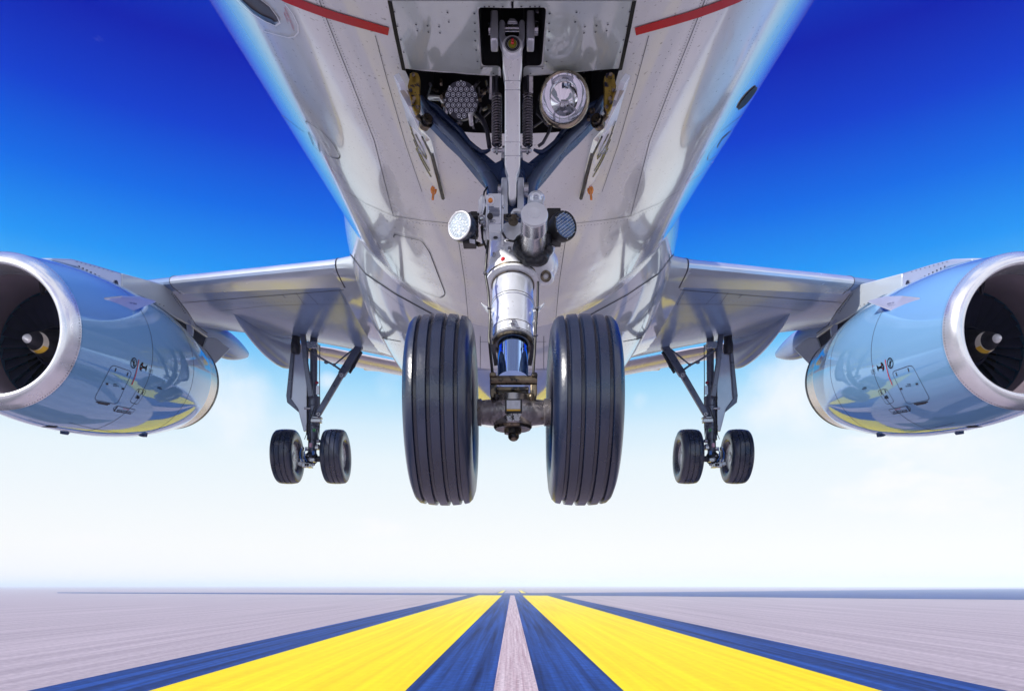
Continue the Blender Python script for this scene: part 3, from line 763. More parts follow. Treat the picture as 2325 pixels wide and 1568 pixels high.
vs = []; NS = 40                                       # the white comma painted on the spinner, running round it
def spR(t): return lerpT([(.56, .012), (.60, .045), (.68, .085), (.85, .15), (1.02, .205), (1.2, .245)], t)[1]
for i in range(NS + 1):
    a = R(20) + R(230) * i / NS; t0 = .80 + .03 * i / NS; wd = .085 * math.sin(PI * (i + .4) / (NS + .8)) ** .7
    for tt in (t0 - wd / 2, t0, t0 + wd / 2):
        r_ = spR(tt) + .006; vs.append(EA(tt) + Vector((math.sin(a) * r_, -.002, math.cos(a) * r_)))
sw.add(vs, [(3 * i + j, 3 * i + j + 1, 3 * i + j + 4, 3 * i + j + 3) for i in range(NS) for j in (0, 1)])
both('spinner_mark', sw, 'swirl', nacs, fix=False)
tip = elathe([(.548, .004), (.555, .02), (.60, .051), (.625, .063)], 32, caps=True); both('spinner_tip', tip, 'cap', nacs)
yw = MB(); vs = []
for i in range(15):
    a = R(120) + R(70) * i / 14
    for tt in (.785, .86):
        r_ = spR(tt) + .008; vs.append(EA(tt) + Vector((math.sin(a) * r_, -.003, math.cos(a) * r_)))
yw.add(vs, [(2 * i, 2 * i + 1, 2 * i + 3, 2 * i + 2) for i in range(14)]); both('spinner_yellow_mark', yw, 'yellow', nacs, fix=False)
noz = elathe(smooth_prof([(4.15, 1.0), (4.4, .955), (4.7, .90)], 3) + [(4.72, .87), (4.4, .90), (4.15, .94)], closed=True); both('exhaust_nozzle', noz, 'nozzle', nacs)
nzr = elathe([(4.66, .912), (4.74, .905), (4.78, .87), (4.7, .85)], 96); both('nozzle_rim', nzr, 'dark', nacs)
core = elathe([(3.4, .8), (4.2, .72), (5.0, .6), (5.6, .46)], 48); both('core_cowl', core, 'dark', nacs)
plug = elathe([(5.4, .36), (5.9, .2), (6.3, .02)], 32, caps=True); both('exhaust_cone', plug, 'dark', nacs)
# probe inside the inlet
pr = MB(); a0 = R(14)
c = EA(.62) + Vector((math.sin(a0) * .80, 0, math.cos(a0) * .80)); pr.prism([c + Vector((-.035, 0, .0)), c + Vector((.035, 0, 0)), c + Vector((.012, 0, -.17)), c + Vector((-.008, 0, -.17))], (0, .05, 0))
both('inlet_probe', pr, 'dark', nacs)
# rings of rivets and seams round the cowl
nr = MB()
for t_, wd in ((1.62, .006), (3.05, .006)):
    rr_ = nacR(t_) + .0035; N = 120; vs = []
    for j in range(N):
        for dt in (-wd, wd): vs.append(EA(t_ + dt) + Vector((math.sin(2 * PI * j / N), 0, math.cos(2 * PI * j / N))) * rr_)
    nr.add(vs, [(2 * j, 2 * j + 1, (2 * j + 3) % (2 * N), (2 * j + 2) % (2 * N)) for j in range(N)])
def nseam(ang, t0, t1, w=.006):
    N = 16; vs = []
    for i in range(N + 1):
        t_ = t0 + (t1 - t0) * i / N; rr_ = nacR(t_) + .004
        for da in (-w, w): vs.append(EA(t_) + Vector((math.sin(ang + da), 0, math.cos(ang + da))) * rr_)
    nr.add(vs, [(2 * i, 2 * i + 1, 2 * i + 3, 2 * i + 2) for i in range(N)])
nseam(R(163), 1.0, 4.1, .003); nseam(R(178), .6, 4.1, .003)
for N, t_, s_ in ((170, .135, .0065), (170, .175, .0055)):
    for j in range(N):
        a = 2 * PI * (j + random.uniform(-.12, .12)) / N; rr_ = (1.013 if t_ < .16 else 1.0235) + .004
        c = EA(t_) + Vector((math.sin(a), 0, math.cos(a))) * rr_; e1 = Vector((math.cos(a), 0, -math.sin(a)))
        nr.add([c + e1 * s_ * math.cos(k * PI / 3) + EAX * s_ * math.sin(k * PI / 3) for k in range(6)], [tuple(range(6))])
both('cowl_seam', nr, 'seam', nacs, fix=False)
def C4(x, y): return (x * .3077, 539 + y * .3077)
def C8(x, y): return ((400 + x * .2232) * .5674, (1350 + y * .2232) * .5674)
ns = MB()
d1 = roundpoly([C4(825, 938), C4(975, 990), C4(862, 1230), C4(690, 1195)], 9, 4); strip(ns, BN, d1 + [d1[0]], .007, .004, 6)
d2 = roundpoly([C4(1015, 1112), C4(1080, 1128), C4(1012, 1232), C4(955, 1212)], 6, 4); strip(ns, BN, d2 + [d2[0]], .007, .004, 6)
d3 = [C4(838, 1255), C4(862, 1240), C4(998, 1268), C4(965, 1302), C4(838, 1278), C4(838, 1255)]; strip(ns, BN, d3, .008, .004, 6)
strip(ns, BN, [C4(708, 1210), C4(810, 1228)], .022, .004); strip(ns, BN, [C4(720, 1220), C4(795, 1234)], .018, .004)
for a, b in ((C4(855, 962), C4(847, 988)), (C4(944, 994), C4(935, 1020)), (C4(1026, 1122), C4(1016, 1145)), (C4(1057, 1132), C4(1046, 1157))): strip(ns, BN, [a, b], .020, .005, 4)
for a, b in ((C4(780, 1077), C4(797, 1080)), (C4(897, 1112), C4(913, 1116))): strip(ns, BN, [a, b], .026, .005, 4)
strip(ns, BN, [C4(838, 1280), C4(865, 1245)], .022, .005, 4); strip(ns, BN, [C4(955, 1302), C4(968, 1285)], .012, .005, 4)
both('access_door_line', ns, 'seam', nacs, fix=False)
# warning marks
wm = MB()
A = C8(600, 455); E = ell(A, 6.2, 11.2, R(6), 24); strip(wm, BN, E + [E[0]], .014, .006, 3)
strip(wm, BN, [C8(568, 400), C8(632, 520)], .010, .007, 3)
fillpoly(wm, BN, [C8(592, 425), C8(612, 422), C8(618, 460), C8(604, 478), C8(590, 470)], .0065); fillpoly(wm, BN, ell(C8(603, 405), 1.2, 1.5, 0, 8), .0065)
strip(wm, BN, [C8(598, 470), C8(590, 520)], .010, .0065, 3); strip(wm, BN, [C8(606, 470), C8(602, 520)], .010, .0065, 3)
# aircraft pictogram
fillpoly(wm, BN, [C8(752, 500), C8(790, 512), C8(806, 535), C8(800, 560), C8(752, 548)], .0055)
fillpoly(wm, BN, [C8(768, 438), C8(735, 455), C8(712, 500), C8(755, 515), C8(770, 480)], .0058); fillpoly(wm, BN, [C8(712, 500), C8(708, 560), C8(733, 610), C8(740, 570), C8(755, 545)], .0058)
fillpoly(wm, BN, [C8(845, 488), C8(800, 530), C8(808, 555), C8(818, 613), C8(832, 560)], .0062)
for c in ((744, 484), (728, 551)): fillpoly(ns, BN, ell(C8(*c), .5, .5, 0, 5), .007)
both('warning_pictogram', wm, 'black', nacs, fix=False)
wr = MB(); strip(wr, BN, [C8(690, 397), C8(665, 540), C8(625, 690), C8(562, 845)], .020, .007, 5)
strip(wr, BN, [C8(752, 478), C8(748, 492)], .009, .009, 2); strip(wr, BN, [C8(724, 540), C8(732, 562)], .009, .009, 2)
text_on(wr, BN, 'CAUTION', C8(408, 1278), C8(512, 1300), C8(414, 1255))
text_on(wr, BN, 'Warning', C8(885, 513), C8(925, 530), C8(890, 500), bold=.02)
both('warning_line', wr, 'redtext', nacs, fix=False)
wt_ = MB()
for i, s_ in enumerate(('Stand clear of', 'hazard areas', 'while engine', 'is running')):
    text_on(wt_, BN, s_, C8(876 - i * 5, 572 + i * 24), C8(948 - i * 5, 594 + i * 24), C8(880 - i * 5, 556 + i * 24), bold=.02)
text_on(wt_, BN, 'ENGINE OIL', C8(236, 840), C8(300, 848), C8(242, 820), bold=.02); text_on(wt_, BN, 'SERVICING ACCESS', C8(230, 868), C8(325, 882), C8(236, 848), bold=.02)
text_on(wt_, BN, 'MAKE SURE THE PANELS ARE', C8(300, 1308), C8(538, 1340), C8(312, 1284), bold=.02)
text_on(wt_, BN, 'FULLY CLOSED AND LATCHED', C8(285, 1330), C8(520, 1366), C8(296, 1308), bold=.02)
text_on(wt_, BN, 'HOIST', C8(1030, 892), C8(1098, 908), C8(1034, 874), bold=.02); strip(wt_, BN, [C8(1025, 902), C8(1105, 922)], .010, .006)
for i, (a, b) in enumerate(((655, 690), (642, 705), (630, 706))): strip(wt_, BN, [C8(a, 1035 + i * 20), C8(b, 1045 + i * 22)], .014, .006)
both('cowl_lettering', wt_, 'black', nacs, fix=False)
# strake on the inboard shoulder
st = MB()
def onN(u, v): h = hit(BN, u, v); return h[0] if h else P(u, v, 11)
ra, rb, rc_ = P(*C4(765, 455), 10.35), P(*C4(988, 535), 10.55), P(*C4(1148, 478), 11.3)
pa, pb, pc = onN(*C4(768, 456)), onN(*C4(985, 540)), onN(*C4(1050, 470))
tipv = P(*C4(1148, 478), pb.y + .35); front = pa; back_ = onN(*C4(940, 447)) 
st.prism([pa, pb, tipv, P(*C4(1030, 445), pb.y + .35), P(*C4(900, 442), pa.y + .35)], (0, 0.0, .022))
both('strake', st, 'pylon', nacs)
ck = MB(); ck.prism([onN(*C4(768, 470)), onN(*C4(780, 520)), onN(*C4(985, 548)), onN(*C4(990, 535))], (.0, -.004, .004)); 
sx_ = MB(); BST = tree(st); text_on(sx_, BST, 'NO GRAB', C4(958, 487), C4(1008, 497), C4(956, 475), bold=.02); both('strake_lettering', sx_, 'gearblue', nacs, fix=False)
# drain masts under the cowl
dm = MB()
for (u, v), (u2, v2), (u3, v3), (u4, v4) in (((137, 966), (153, 975), (146, 985), (136, 984)), ((300, 982), (329, 980), (327, 990), (318, 990))):
    Yd = 10.6 if u < 200 else 12.0
    dm.prism([P(u, v, Yd), P(u2, v2, Yd), P(u3, v3, Yd), P(u4, v4, Yd)], (.02, .06, 0))
both('drain_mast', dm, 'gearblue', nacs)
dm = MB(); fillpoly(dm, BN, [(93, 968), (110, 965), (133, 967), (125, 970)], .006); both('drain_slot', dm, 'black', nacs, fix=False)

# ---- pylons: inboard face traced on its own slanting plane, real thickness behind it
def PY(u, v, off=0.0):
    x = -(6.42 - (u - 120) / 270 * .45) if u < 390 else -(5.97 - (u - 390) / 160 * .1)
    return PX(u, v, x + off)
py = MB()
front_part = [(118, 586), (166, 588), (215, 601), (277, 620), (277, 660), (240, 645), (172, 606), (118, 592)]
mid_part = [(277, 620), (368, 644), (391, 655), (396, 670), (425, 705), (443, 738), (471, 756), (473, 768), (437, 742), (400, 722), (354, 690), (320, 672), (277, 660)]
for pl, mm in ((front_part, 'pylon'), (mid_part, 'fairing')):
    m = MB(); m.prism([PY(*p) for p in pl], (-.34, 0, 0)); 
    if mm == 'pylon': pyl = both('pylon', m, mm, air, bevel=.03); BP = tree(m)
    else: pf = both('pylon_fairing', m, mm, pyl, bevel=.02); BP2 = tree(m)
m = MB(); m.prism([PY(*p, off=.03 * 0 - .03) for p in [(240, 640), (320, 668), (354, 686), (400, 716), (437, 738), (473, 764), (456, 812), (420, 800), (330, 720)]], (-.25, 0, 0)); both('pylon_shade_panel', m, 'dark', pyl)  # dark fill stands in for the shadow below the pylon
m = MB(); m.prism([PY(*p) for p in [(471, 766), (490, 767), (523, 791), (500, 815), (487, 828), (485, 835), (478, 832), (455, 812)]], (-.22, 0, 0)); pt = both('pylon_tail', m, 'fairing', pyl, bevel=.01)
m = MB(); 
for i in range(11):
    k = i / 10; c = PY(180 + 90 * k, 605 + 42 * k + 5 * k * k, .006); m.ball(c, .011, 6, 4)
    if i < 9: m.ball(PY(175 + 100 * k, 594 + 28 * k, .006), .007, 6, 4)
    c = PY(282 + 90 * k, 660 + 28 * k + 6 * k, .006); m.ball(c, .009, 6, 4)
    m.ball(PY(390 + 30 * k, 668 + 42 * k, .006), .009, 6, 4)
m.ball(PY(265, 645, .004), .05, 14, 6, (.15, 1, 1.3))
both('pylon_rivet', m, 'dark', pyl)
m = MB(); m.ball(PY(434, 744, .0) + Vector((-.02, 0, 0)), .15, 18, 10, (.12, 1, 1.35)); both('pylon_vent_cover', m, 'pylon', pyl)
m = MB(); pts = [PY(u, v, .008) for u, v in ((395, 668), (425, 706), (445, 738), (471, 756))]; m.tube(pts, .006, 6); both('pylon_seal', m, 'seam', pyl)

# ---- wheels
def wheel_pos(vt, vb, Y):
    a, b = math.atan((H - vb) / F), math.atan((H - vt) / F); c, h = (a + b) / 2, (b - a) / 2
    z = math.tan(c) * Y; d = math.hypot(Y, z); return CZ + z, d * math.sin(h)
def tyre(xc, Y, z, R0, w, grooves, gw, gd, n=96):
    hw = w / 2
    base = [(-.30 * w, .50 * R0), (-.42 * w, .56 * R0), (-.485 * w, .66 * R0), (-.5 * w, .76 * R0), (-.485 * w, .86 * R0), (-.445 * w, .935 * R0), (-.39 * w, .972 * R0)]
    top = []
    gs = sorted(grooves)
    xs = [-.34 * w]
    def crown(x): return R0 * (1 - .028 * (abs(x) / (.40 * w)) ** 2.2)
    for g_ in gs:
        top += [(g_ * w - gw * .62, crown(g_ * w - gw * .62)), (g_ * w - gw * .5, crown(g_ * w) - gd * .25), (g_ * w - gw * .36, crown(g_ * w) - gd), (g_ * w + gw * .36, crown(g_ * w) - gd), (g_ * w + gw * .5, crown(g_ * w) - gd * .25), (g_ * w + gw * .62, crown(g_ * w + gw * .62))]
    mid = []
    for i, p in enumerate(top):
        mid.append(p)
        if i % 6 == 5 and i < len(top) - 1:
            q = top[i + 1]; xm = (p[0] + q[0]) / 2; mid.append((xm, crown(xm)))
    prof = base + mid + [(-a, b) for a, b in reversed(base)]
    m = MB(); rs = [[Vector((xc + t, Y + math.sin(2 * PI * j / n) * r_, z + math.cos(2 * PI * j / n) * r_)) for j in range(n)] for t, r_ in prof]
    return m.rings(rs, False)
def rimmesh(xc, Y, z, R0, w, side):
    m = MB(); s_ = side
    prof = [(-.30 * w, .505 * R0), (-.33 * w, .46 * R0), (-.22 * w, .44 * R0), (-.12 * w, .36 * R0), (-.16 * w, .22 * R0), (-.30 * w, .18 * R0), (-.34 * w, .10 * R0), (-.34 * w, .005)]
    full = prof + [(-a, b) for a, b in reversed(prof)]
    n = 48; rs = [[Vector((xc + t, Y + math.sin(2 * PI * j / n) * r_, z + math.cos(2 * PI * j / n) * r_)) for j in range(n)] for t, r_ in full]
    m.rings(rs, True)
    for k in range(9):
        a = 2 * PI * k / 9
        for sg in (-1, 1): m.cyl(Vector((xc + sg * .10 * w, Y + math.sin(a) * .30 * R0, z + math.cos(a) * .30 * R0)), Vector((xc + sg * .19 * w, Y + math.sin(a) * .30 * R0, z + math.cos(a) * .30 * R0)), .035 * R0, n=8)
    return m

# ---- nose gear
wz, wr_ = wheel_pos(711, 1147, 2.74)
def lc(v): return PL(1164, v)                         # centre line of the leg (slightly right of middle)
ax_ = (lc(600) - lc(800)).normalized()
mg = MB()                                             # upper casting of the leg
pA, pB = lc(400), lc(640)
mg.lathe([(0, .055), (.02, .085), (.10, .095), (.20, .096), (.225, .088), (.24, .066)], lc(640) , ax_, 40)
nose = obj('nose_landing_gear', mg, 'gearwhite', air, bevel=.004)
ub = MB(); ub.lathe([(.20, .064), (.58, .060)], lc(640) + Vector((0, .02, 0)), ax_, 32); ub.prism([P(u, v, 2.93) for u, v in ((1139, 495), (1186, 499), (1200, 560), (1139, 560))], (0, .06, 0)); obj('upper_casting', ub, 'gearblue', nose, bevel=.004)
cylm = MB(); L_ = (lc(640) - lc(778)).length
cylm.lathe([(-.008, .074), (0, .088), (.05, .088), (.054, .085), (.17, .085), (.172, .088), (.18, .088), (.184, .085), (L_ + .03, .083)], lc(778), ax_, 48)
obj('shock_strut_cylinder', cylm, 'gear', nose)
pst = MB(); pst.cyl(lc(862), lc(770), .0615, n=48); obj('chrome_piston', pst, 'chrome', nose)
bnd = MB()
for v in (650, 693, 757, 776): 
    bnd.torus(lc(v), ax_, .0868, .0022, 48, 6)
bnd.torus(lc(782), ax_, .075, .008, 40, 8)
obj('clamp_ring', bnd, 'bronze', nose)
wear = MB()
# big steering collar
col = MB(); q0 = lc(646)
col.lathe([(-.005, .085), (0, .110), (.03, .113), (.045, .111), (.055, .104), (.10, .101), (.105, .097), (.20, .095), (.215, .075)], q0, ax_, 56)
lobe = P(1214, 592, 2.93)
col.ball(lobe, .086, 28, 18, (1.0, 1.0, 1.0))
col.lathe([(-.06, .082), (.02, .086), (.035, .083), (.04, .074)], P(1211, 566, 2.90), (0, -1, .12), 40)
col.ball(P(1240, 600, 2.97), .05, 18, 12, (1, 1.0, 1.25))
col.ball(P(1238, 630, 2.93), .034, 18, 12, (1.1, 1, .9))
obj('steering_collar', col, 'gearwhite', nose)
pl_ = MB(); pl_.torus(P(1239, 627, 2.892), (0.1, -1, -.5), .017, .006, 20, 8); obj('lubrication_port', pl_, 'bronze', nose)
pl_ = MB(); pl_.torus(lc(640), ax_, .104, .009, 48, 8); obj('collar_lip', pl_, 'bronze', nose)
bt = MB(); bc = P(1210, 562, 2.832)
N, Mq = 72, 14; rs = []
random.seed(3); wob = [random.uniform(-1, 1) for _ in range(20)]
axb = Vector((0, -1, .10)).normalized(); a_, b_ = Vector((1, 0, 0)), axb.cross(Vector((1, 0, 0)))
for i in range(N):
    th = 2 * PI * i / N; lump = sum(wob[k] * math.sin((k + 3) * th + wob[-k - 1] * 3) for k in range(8)) * .0016
    dirn = a_ * math.cos(th) + b_ * math.sin(th)
    rs.append([bc + dirn * (.060 + lump + math.cos(2 * PI * j / Mq) * (.019 + lump)) + axb * math.sin(2 * PI * j / Mq) * (.024 + lump * 2 + .003 * math.sin(9 * th + j)) for j in range(Mq)])
bt.rings(rs, False, True); obj('rubber_boot', bt, 'boot', nose)
st_a, st_b = P(1213, 485, 2.64), P(1209, 572, 2.85)
cn_ = MB(); dA = st_b - st_a; Lc = dA.length
cn_.lathe([(.004, .0495), (.07, .0500), (.072, .0508), (.08, .0508), (.082, .0500), (Lc - .012, .0495), (Lc - .01, .052), (Lc, .052)], st_a, dA, 56); obj('steering_actuator', cn_, 'canister', nose)
cp = MB(); cp.lathe([(-.006, .02), (-.0065, .0212), (-.002, .0225), (-.0015, .045), (.0, .0492), (.006, .0512), (.012, .0505)], st_a, dA, 56); obj('actuator_cap', cp, 'cap', nose)
eye_ = MB(); eye_.ball(P(1217, 450, 2.78), .033, 20, 12, (1, .7, .85)); eye_.torus(P(1216, 450, 2.755), (.1, -1, -.2), .016, .008, 24, 8)
eye_.bar(P(1216, 452, 2.78), P(1214, 478, 2.74), .062, .03); obj('actuator_lug', eye_, 'gear', nose, bevel=.004)
# V shaped side braces
def YB(u, v):                                        # depth of the brace surface: leg depth at the bottom, bay depth at the top
    k = min(1, max(0, (430 - v) / 200.0)); return legY(430) * (1 - k) + 3.24 * k
def PB(u, v, d=0.0): return P(u, v, YB(u, v) + d)
def fan_poly(mb, pts, t):
    mb.prism(pts, (0, t, 0))
def Cc(x, y): return (1049.7 + x * .1158, 272.4 + .1158 * y)
web = [(1039, 283), Cc(0, 300), Cc(130, 440), Cc(300, 560), Cc(420, 600), Cc(500, 590), Cc(560, 540), Cc(600, 620), Cc(560, 700), Cc(610, 840)]
arm_out = [(948, 222), (965, 262), (985, 283), (1010, 310), (1040, 338), Cc(150, 850), Cc(330, 1070), Cc(450, 1200), Cc(530, 1380), Cc(550, 1500), (1116, 470)]
arm_in = [(966, 228), (990, 240), (1020, 272), (1044, 294), Cc(120, 410), Cc(260, 530), Cc(370, 600), Cc(450, 670), Cc(640, 830), Cc(760, 860), (1146, 470)]
vb = MB()
def quadstrip(mb, A, B_, t, d=0.0):
    n = len(A); vs = [PB(*a, d) for a in A] + [PB(*b, d) for b in B_]; vs2 = [p + Vector((0, t, 0)) for p in vs]; o = 2 * n
    fs = []
    for i in range(n - 1):
        fs.append((i, i + 1, n + i + 1, n + i)); fs.append((o + i, o + n + i, o + n + i + 1, o + i + 1))
        fs.append((i, o + i, o + i + 1, i + 1)); fs.append((n + i, n + i + 1, o + n + i + 1, o + n + i))
    fs.append((0, n, o + n, o)); fs.append((n - 1, o + n - 1, o + 2 * n - 1, 2 * n - 1)); mb.add(vs + vs2, fs)
quadstrip(vb, arm_out, arm_in, .07, .03)
both('side_brace', vb, 'gearblue', nose, bevel=.004)
rg = MB()                                            # raised ribs along the brace
out2 = [(950, 226), (970, 262), (1000, 292), (1030, 320), Cc(100, 720), Cc(260, 900), Cc(400, 1080), Cc(520, 1260), Cc(570, 1400), Cc(590, 1530)]
rg.tube([PB(u + 6, v - 3, .018) for u, v in out2], [.014, .017, .020, .022, .024, .026, .028, .030, .032, .034], 12)
both('brace_flange', rg, 'braceflange', nose)
rg2 = MB(); inn2 = [(968, 230), (992, 243), (1020, 272), (1044, 294), Cc(120, 420), Cc(260, 535), Cc(370, 606), Cc(460, 600), Cc(540, 560)]
rg2.tube([PB(u, v + 3, .022) for u, v in inn2], [.012, .013, .013, .013, .012, .011, .010, .009, .006], 10); both('brace_inner_flange', rg2, 'gearblue', nose)
mid = MB(); mid.prism([PB(*p, .02) for p in [Cc(430, 830), Cc(600, 860), Cc(740, 790), Cc(800, 700), (1142, 420), (1142, 480), (1114, 480), (1108, 440), Cc(520, 1000)]], (0, .08, 0))
mid2 = MB(); mid2.add(mid.v, mid.f); mid2.add([Vector((-p.x, p.y, p.z)) for p in mid.v], [tuple(reversed(f)) for f in mid.f])
mid2.prism([PB(*p, .035) for p in [(1138, 345), (1186, 345), (1186, 480), (1138, 480)]], (0, .09, 0))
obj('brace_web', mid2, 'gearblue', nose, bevel=.004)
# knuckle: two side plates
kn = MB()
for ua, ub in ((1138, 1152.5), (1174, 1189)):
    pts = roundpoly([(ua, 402), (ub, 402), (ub, 486), (ua, 486)], 3, 2)
    kn.prism([P(u, v, legY(v) - .11 + max(0, (v - 440)) * .0006) for u, v in pts], (0, .12, 0))
obj('knuckle_plate', kn, 'gear', nose, bevel=.006)
kp = MB(); kp.cyl(P(1189, 431, 2.98), P(1199, 431, 2.98), .028, n=24); kp.cyl(P(1130, 431, 2.98), P(1138, 431, 2.98), .022, n=20); obj('knuckle_pin', kp, 'steel', nose)
# black rubber/cable bundle behind the leg
cb = MB()
for dx, vv in ((-57, 0), (-53, 6), (50, 3), (53, 9), (47, 12)):
    cb.tube([P(1164 + dx * .95, 420 + vv, 3.16), P(1164 + dx, 440 + vv, 3.13), P(1164 + dx * 1.02, 460 + vv, 3.1), P(1164 + dx * .9, 490 + vv, 3.05)], .007, 8)
cb.tube([P(1104, 462, 3.02), P(1097, 448, 3.05), P(1099, 436, 3.08), P(1106, 425, 3.1)], .004, 6)
obj('cable_bundle', cb, 'rubber2', nose)
# drag strut
def DS(u, v, d=0.0): return P(u, v, 2.80 + (v - 100) * .00046 + d)
ds = MB()
left = [(1142, 100), (1141, 150), (1143, 162), (1145.5, 176), (1145.5, 372), (1149, 384), (1153.5, 396), (1154, 440), (1156, 450), (1160, 456)]
pts = [DS(u, v) for u, v in left] + [DS(2 * 1163 - u, v) for u, v in reversed(left)]
ds.prism(pts, (0, .062, 0)); obj('drag_strut', ds, 'strut', nose, bevel=.012)
hd = MB(); hc = DS(1163, 101, -.012); hd.cyl(hc, hc + Vector((0, .085, 0)), .040, n=40, chamfer=.006); obj('strut_head', hd, 'cap', nose)
hr = MB(); hr.torus(hc + Vector((0, -.002, 0)), (0, 1, 0), .022, .0025, 32, 6); hr.torus(hc + Vector((0, -.002, 0)), (0, 1, 0), .027, .0016, 32, 6); obj('head_ring', hr, 'dark', nose)
hy = MB(); hy.cyl(hc + Vector((0, -.004, 0)), hc + Vector((0, .0, 0)), .017, n=24); obj('head_insert', hy, mat('olive_insert', (.30, .30, .03), .4, .1), nose)
hy = MB(); hy.ball(hc + Vector((0, -.008, .0)), .0065, 12, 8); hy.ball(hc + Vector((0, -.006, .012)), .006, 12, 8); hy.ball(DS(1163, 125, -.004), .007, 12, 8); obj('grease_nipple', hy, 'redlens', nose)
sb = MB()
for v in (183, 204, 322, 353):
    hwid = 17.2; sb.prism([DS(1163 - hwid - .4, v, -.0015), DS(1163 + hwid + .4, v, -.0015), DS(1163 + hwid + .4, v + .9, -.0015), DS(1163 - hwid - .4, v + .9, -.0015)], (0, .01, 0))
obj('strut_band', sb, 'steel', nose)
fk = MB()
for s_ in (-1, 1):
    fk.prism([P(1162 + s_ * u, v, 2.84) for u, v in ((29, 50), (27, 44), (19, 44), (16, 50), (16, 80), (8, 84), (8, 112), (24, 98), (29, 84))], (0, .05, 0))
obj('strut_fork', fk, 'gear', nose, bevel=.005)
fp_ = MB(); fp_.cyl(P(1146, 64.5, 2.86), P(1179, 64.5, 2.86), .0125, n=20); fp_.cyl(P(1109, 66, 2.86), P(1113, 66, 2.86), .022, n=20); fp_.cyl(P(1212, 66, 2.86), P(1221, 66, 2.86), .024, n=12)
fp_.cyl(P(1216, 26, 2.86), P(1222, 26, 2.86), .008, n=8); obj('fork_pin', fp_, 'steel', nose)
lg = MB()
for ua, ub in ((1113, 1130), (1196, 1213)): lg.prism([P(u, v, 2.80) for u, v in ((ua, 22), (ub, 22), (ub + .5, 60), (ub, 90), (ua, 90), (ua - .5, 60))], (0, .07, 0))
lg.prism([P(u, v, 2.86) for u, v in ((1150, 50), (1156, 40), (1168, 40), (1176, 50))], (0, .05, 0))
obj('bay_lug', lg, 'gear', fo, bevel=.006)
# springs
for uc, nm2 in ((1127.5, 0), (1197.5, 1)):
    m = MB(); m.helix(P(uc, 214, 3.02), P(uc, 331, 3.0), .0185, .0040, 19); obj('spring', m, 'spring', nose)
    m = MB(); m.cyl(P(uc, 214, 3.02), P(uc, 331, 3.0), .011, n=12); m.cyl(P(uc, 170, 3.05), P(uc, 214, 3.02), .007, n=10); m.cyl(P(uc - 6, 170, 3.08), P(uc - 6, 212, 3.04), .010, n=10)
    m.cyl(P(uc, 331, 3.0), P(uc, 340, 2.99), .0085, .004, n=12); m.tube([P(uc, 332, 2.99), P(uc, 350, 2.985)], .0045, 8); obj('spring_rod', m, 'dark', nose)
    sg = -1 if uc < 1162 else 1
    m = MB(); m.cyl(P(1162 + sg * 20, 342, 2.985), P(1162 + sg * 37, 342, 2.985), .008, n=16); m.ball(P(1162 + sg * 40, 342, 2.985), .0095, 14, 8, (1, 1, 1)); m.cyl(P(1162 + sg * 16, 342, 2.985), P(1162 + sg * 22, 342, 2.985), .017, n=20)
    m.bar(P(1162 + sg * 19, 342, 2.99), P(1162 + sg * 21, 362, 2.99), .014, .02); m.bar(P(1162 + sg * 34, 334, 2.98), P(1162 + sg * 34, 349, 2.98), .006, .012); obj('spring_pin', m, 'steel', nose, bevel=.001)
# small studs and fittings on the leg
ft = MB(); ft.lathe([(0, .018), (.008, .018), (.01, .012), (.018, .012), (.02, .008), (.03, .008)], lc(753) + Vector((0, -.083, 0)), (0, -1, 0), 8); obj('charging_valve', ft, 'steel', nose)
for s_ in (-1, 1):
    m = MB(); m.prism([P(1164 + s_ * u, v, legY(700)) for u, v in ((73, 686), (47, 703), (45, 712), (44, 726), (50, 712), (60, 704))], (0, .02, 0)); m.cyl(P(1164 + s_ * 46, 707, 2.84), P(1164 + s_ * 54, 707, 2.84), .007, n=8)
    obj('towing_lug', m, 'gear', nose, bevel=.002)
    m = MB(); m.cyl(P(1164 + s_ * 48, 772, 2.79), P(1164 + s_ * 53, 772, 2.79), .010, n=10); m.bar(P(1164 + s_ * 49, 735, 2.8), P(1164 + s_ * 49, 770, 2.79), .012, .02); m.ball(P(1164 + s_ * 50, 733, 2.8), .011, 10, 6, (1, 1, 1.6)); obj('torque_link_lug', m, 'steel', nose, bevel=.001)
    m = MB(); m.bar(P(1164 + s_ * 46, 782, 2.84), P(1164 + s_ * 38, 830, 2.86), .016, .03); obj('torque_link', m, 'dark', nose)
m = MB(); m.lathe([(0, .015), (.006, .015), (.008, .012), (.012, .012)], P(1142, 590, 2.86), (-.15, -1, -.05), 8); obj('lamp_base', m, 'cap', nose)
m = MB(); m.ball(P(1142, 589, 2.845), .0095, 16, 10, (1, .8, 1)); obj('red_button_lamp', m, 'redlens', nose)
m = MB(); m.prism([P(u, v, 2.84) for u, v in ((1171, 575), (1176, 575), (1193, 590), (1186, 601), (1172, 601))], (0, .012, 0)); obj('bracket_tab', m, 'cap', nose, bevel=.002)
m = MB(); m.cyl(P(1177.5, 596, 2.838), P(1177.5, 596, 2.842), .0035, n=10); obj('tab_hole', m, 'black', nose)
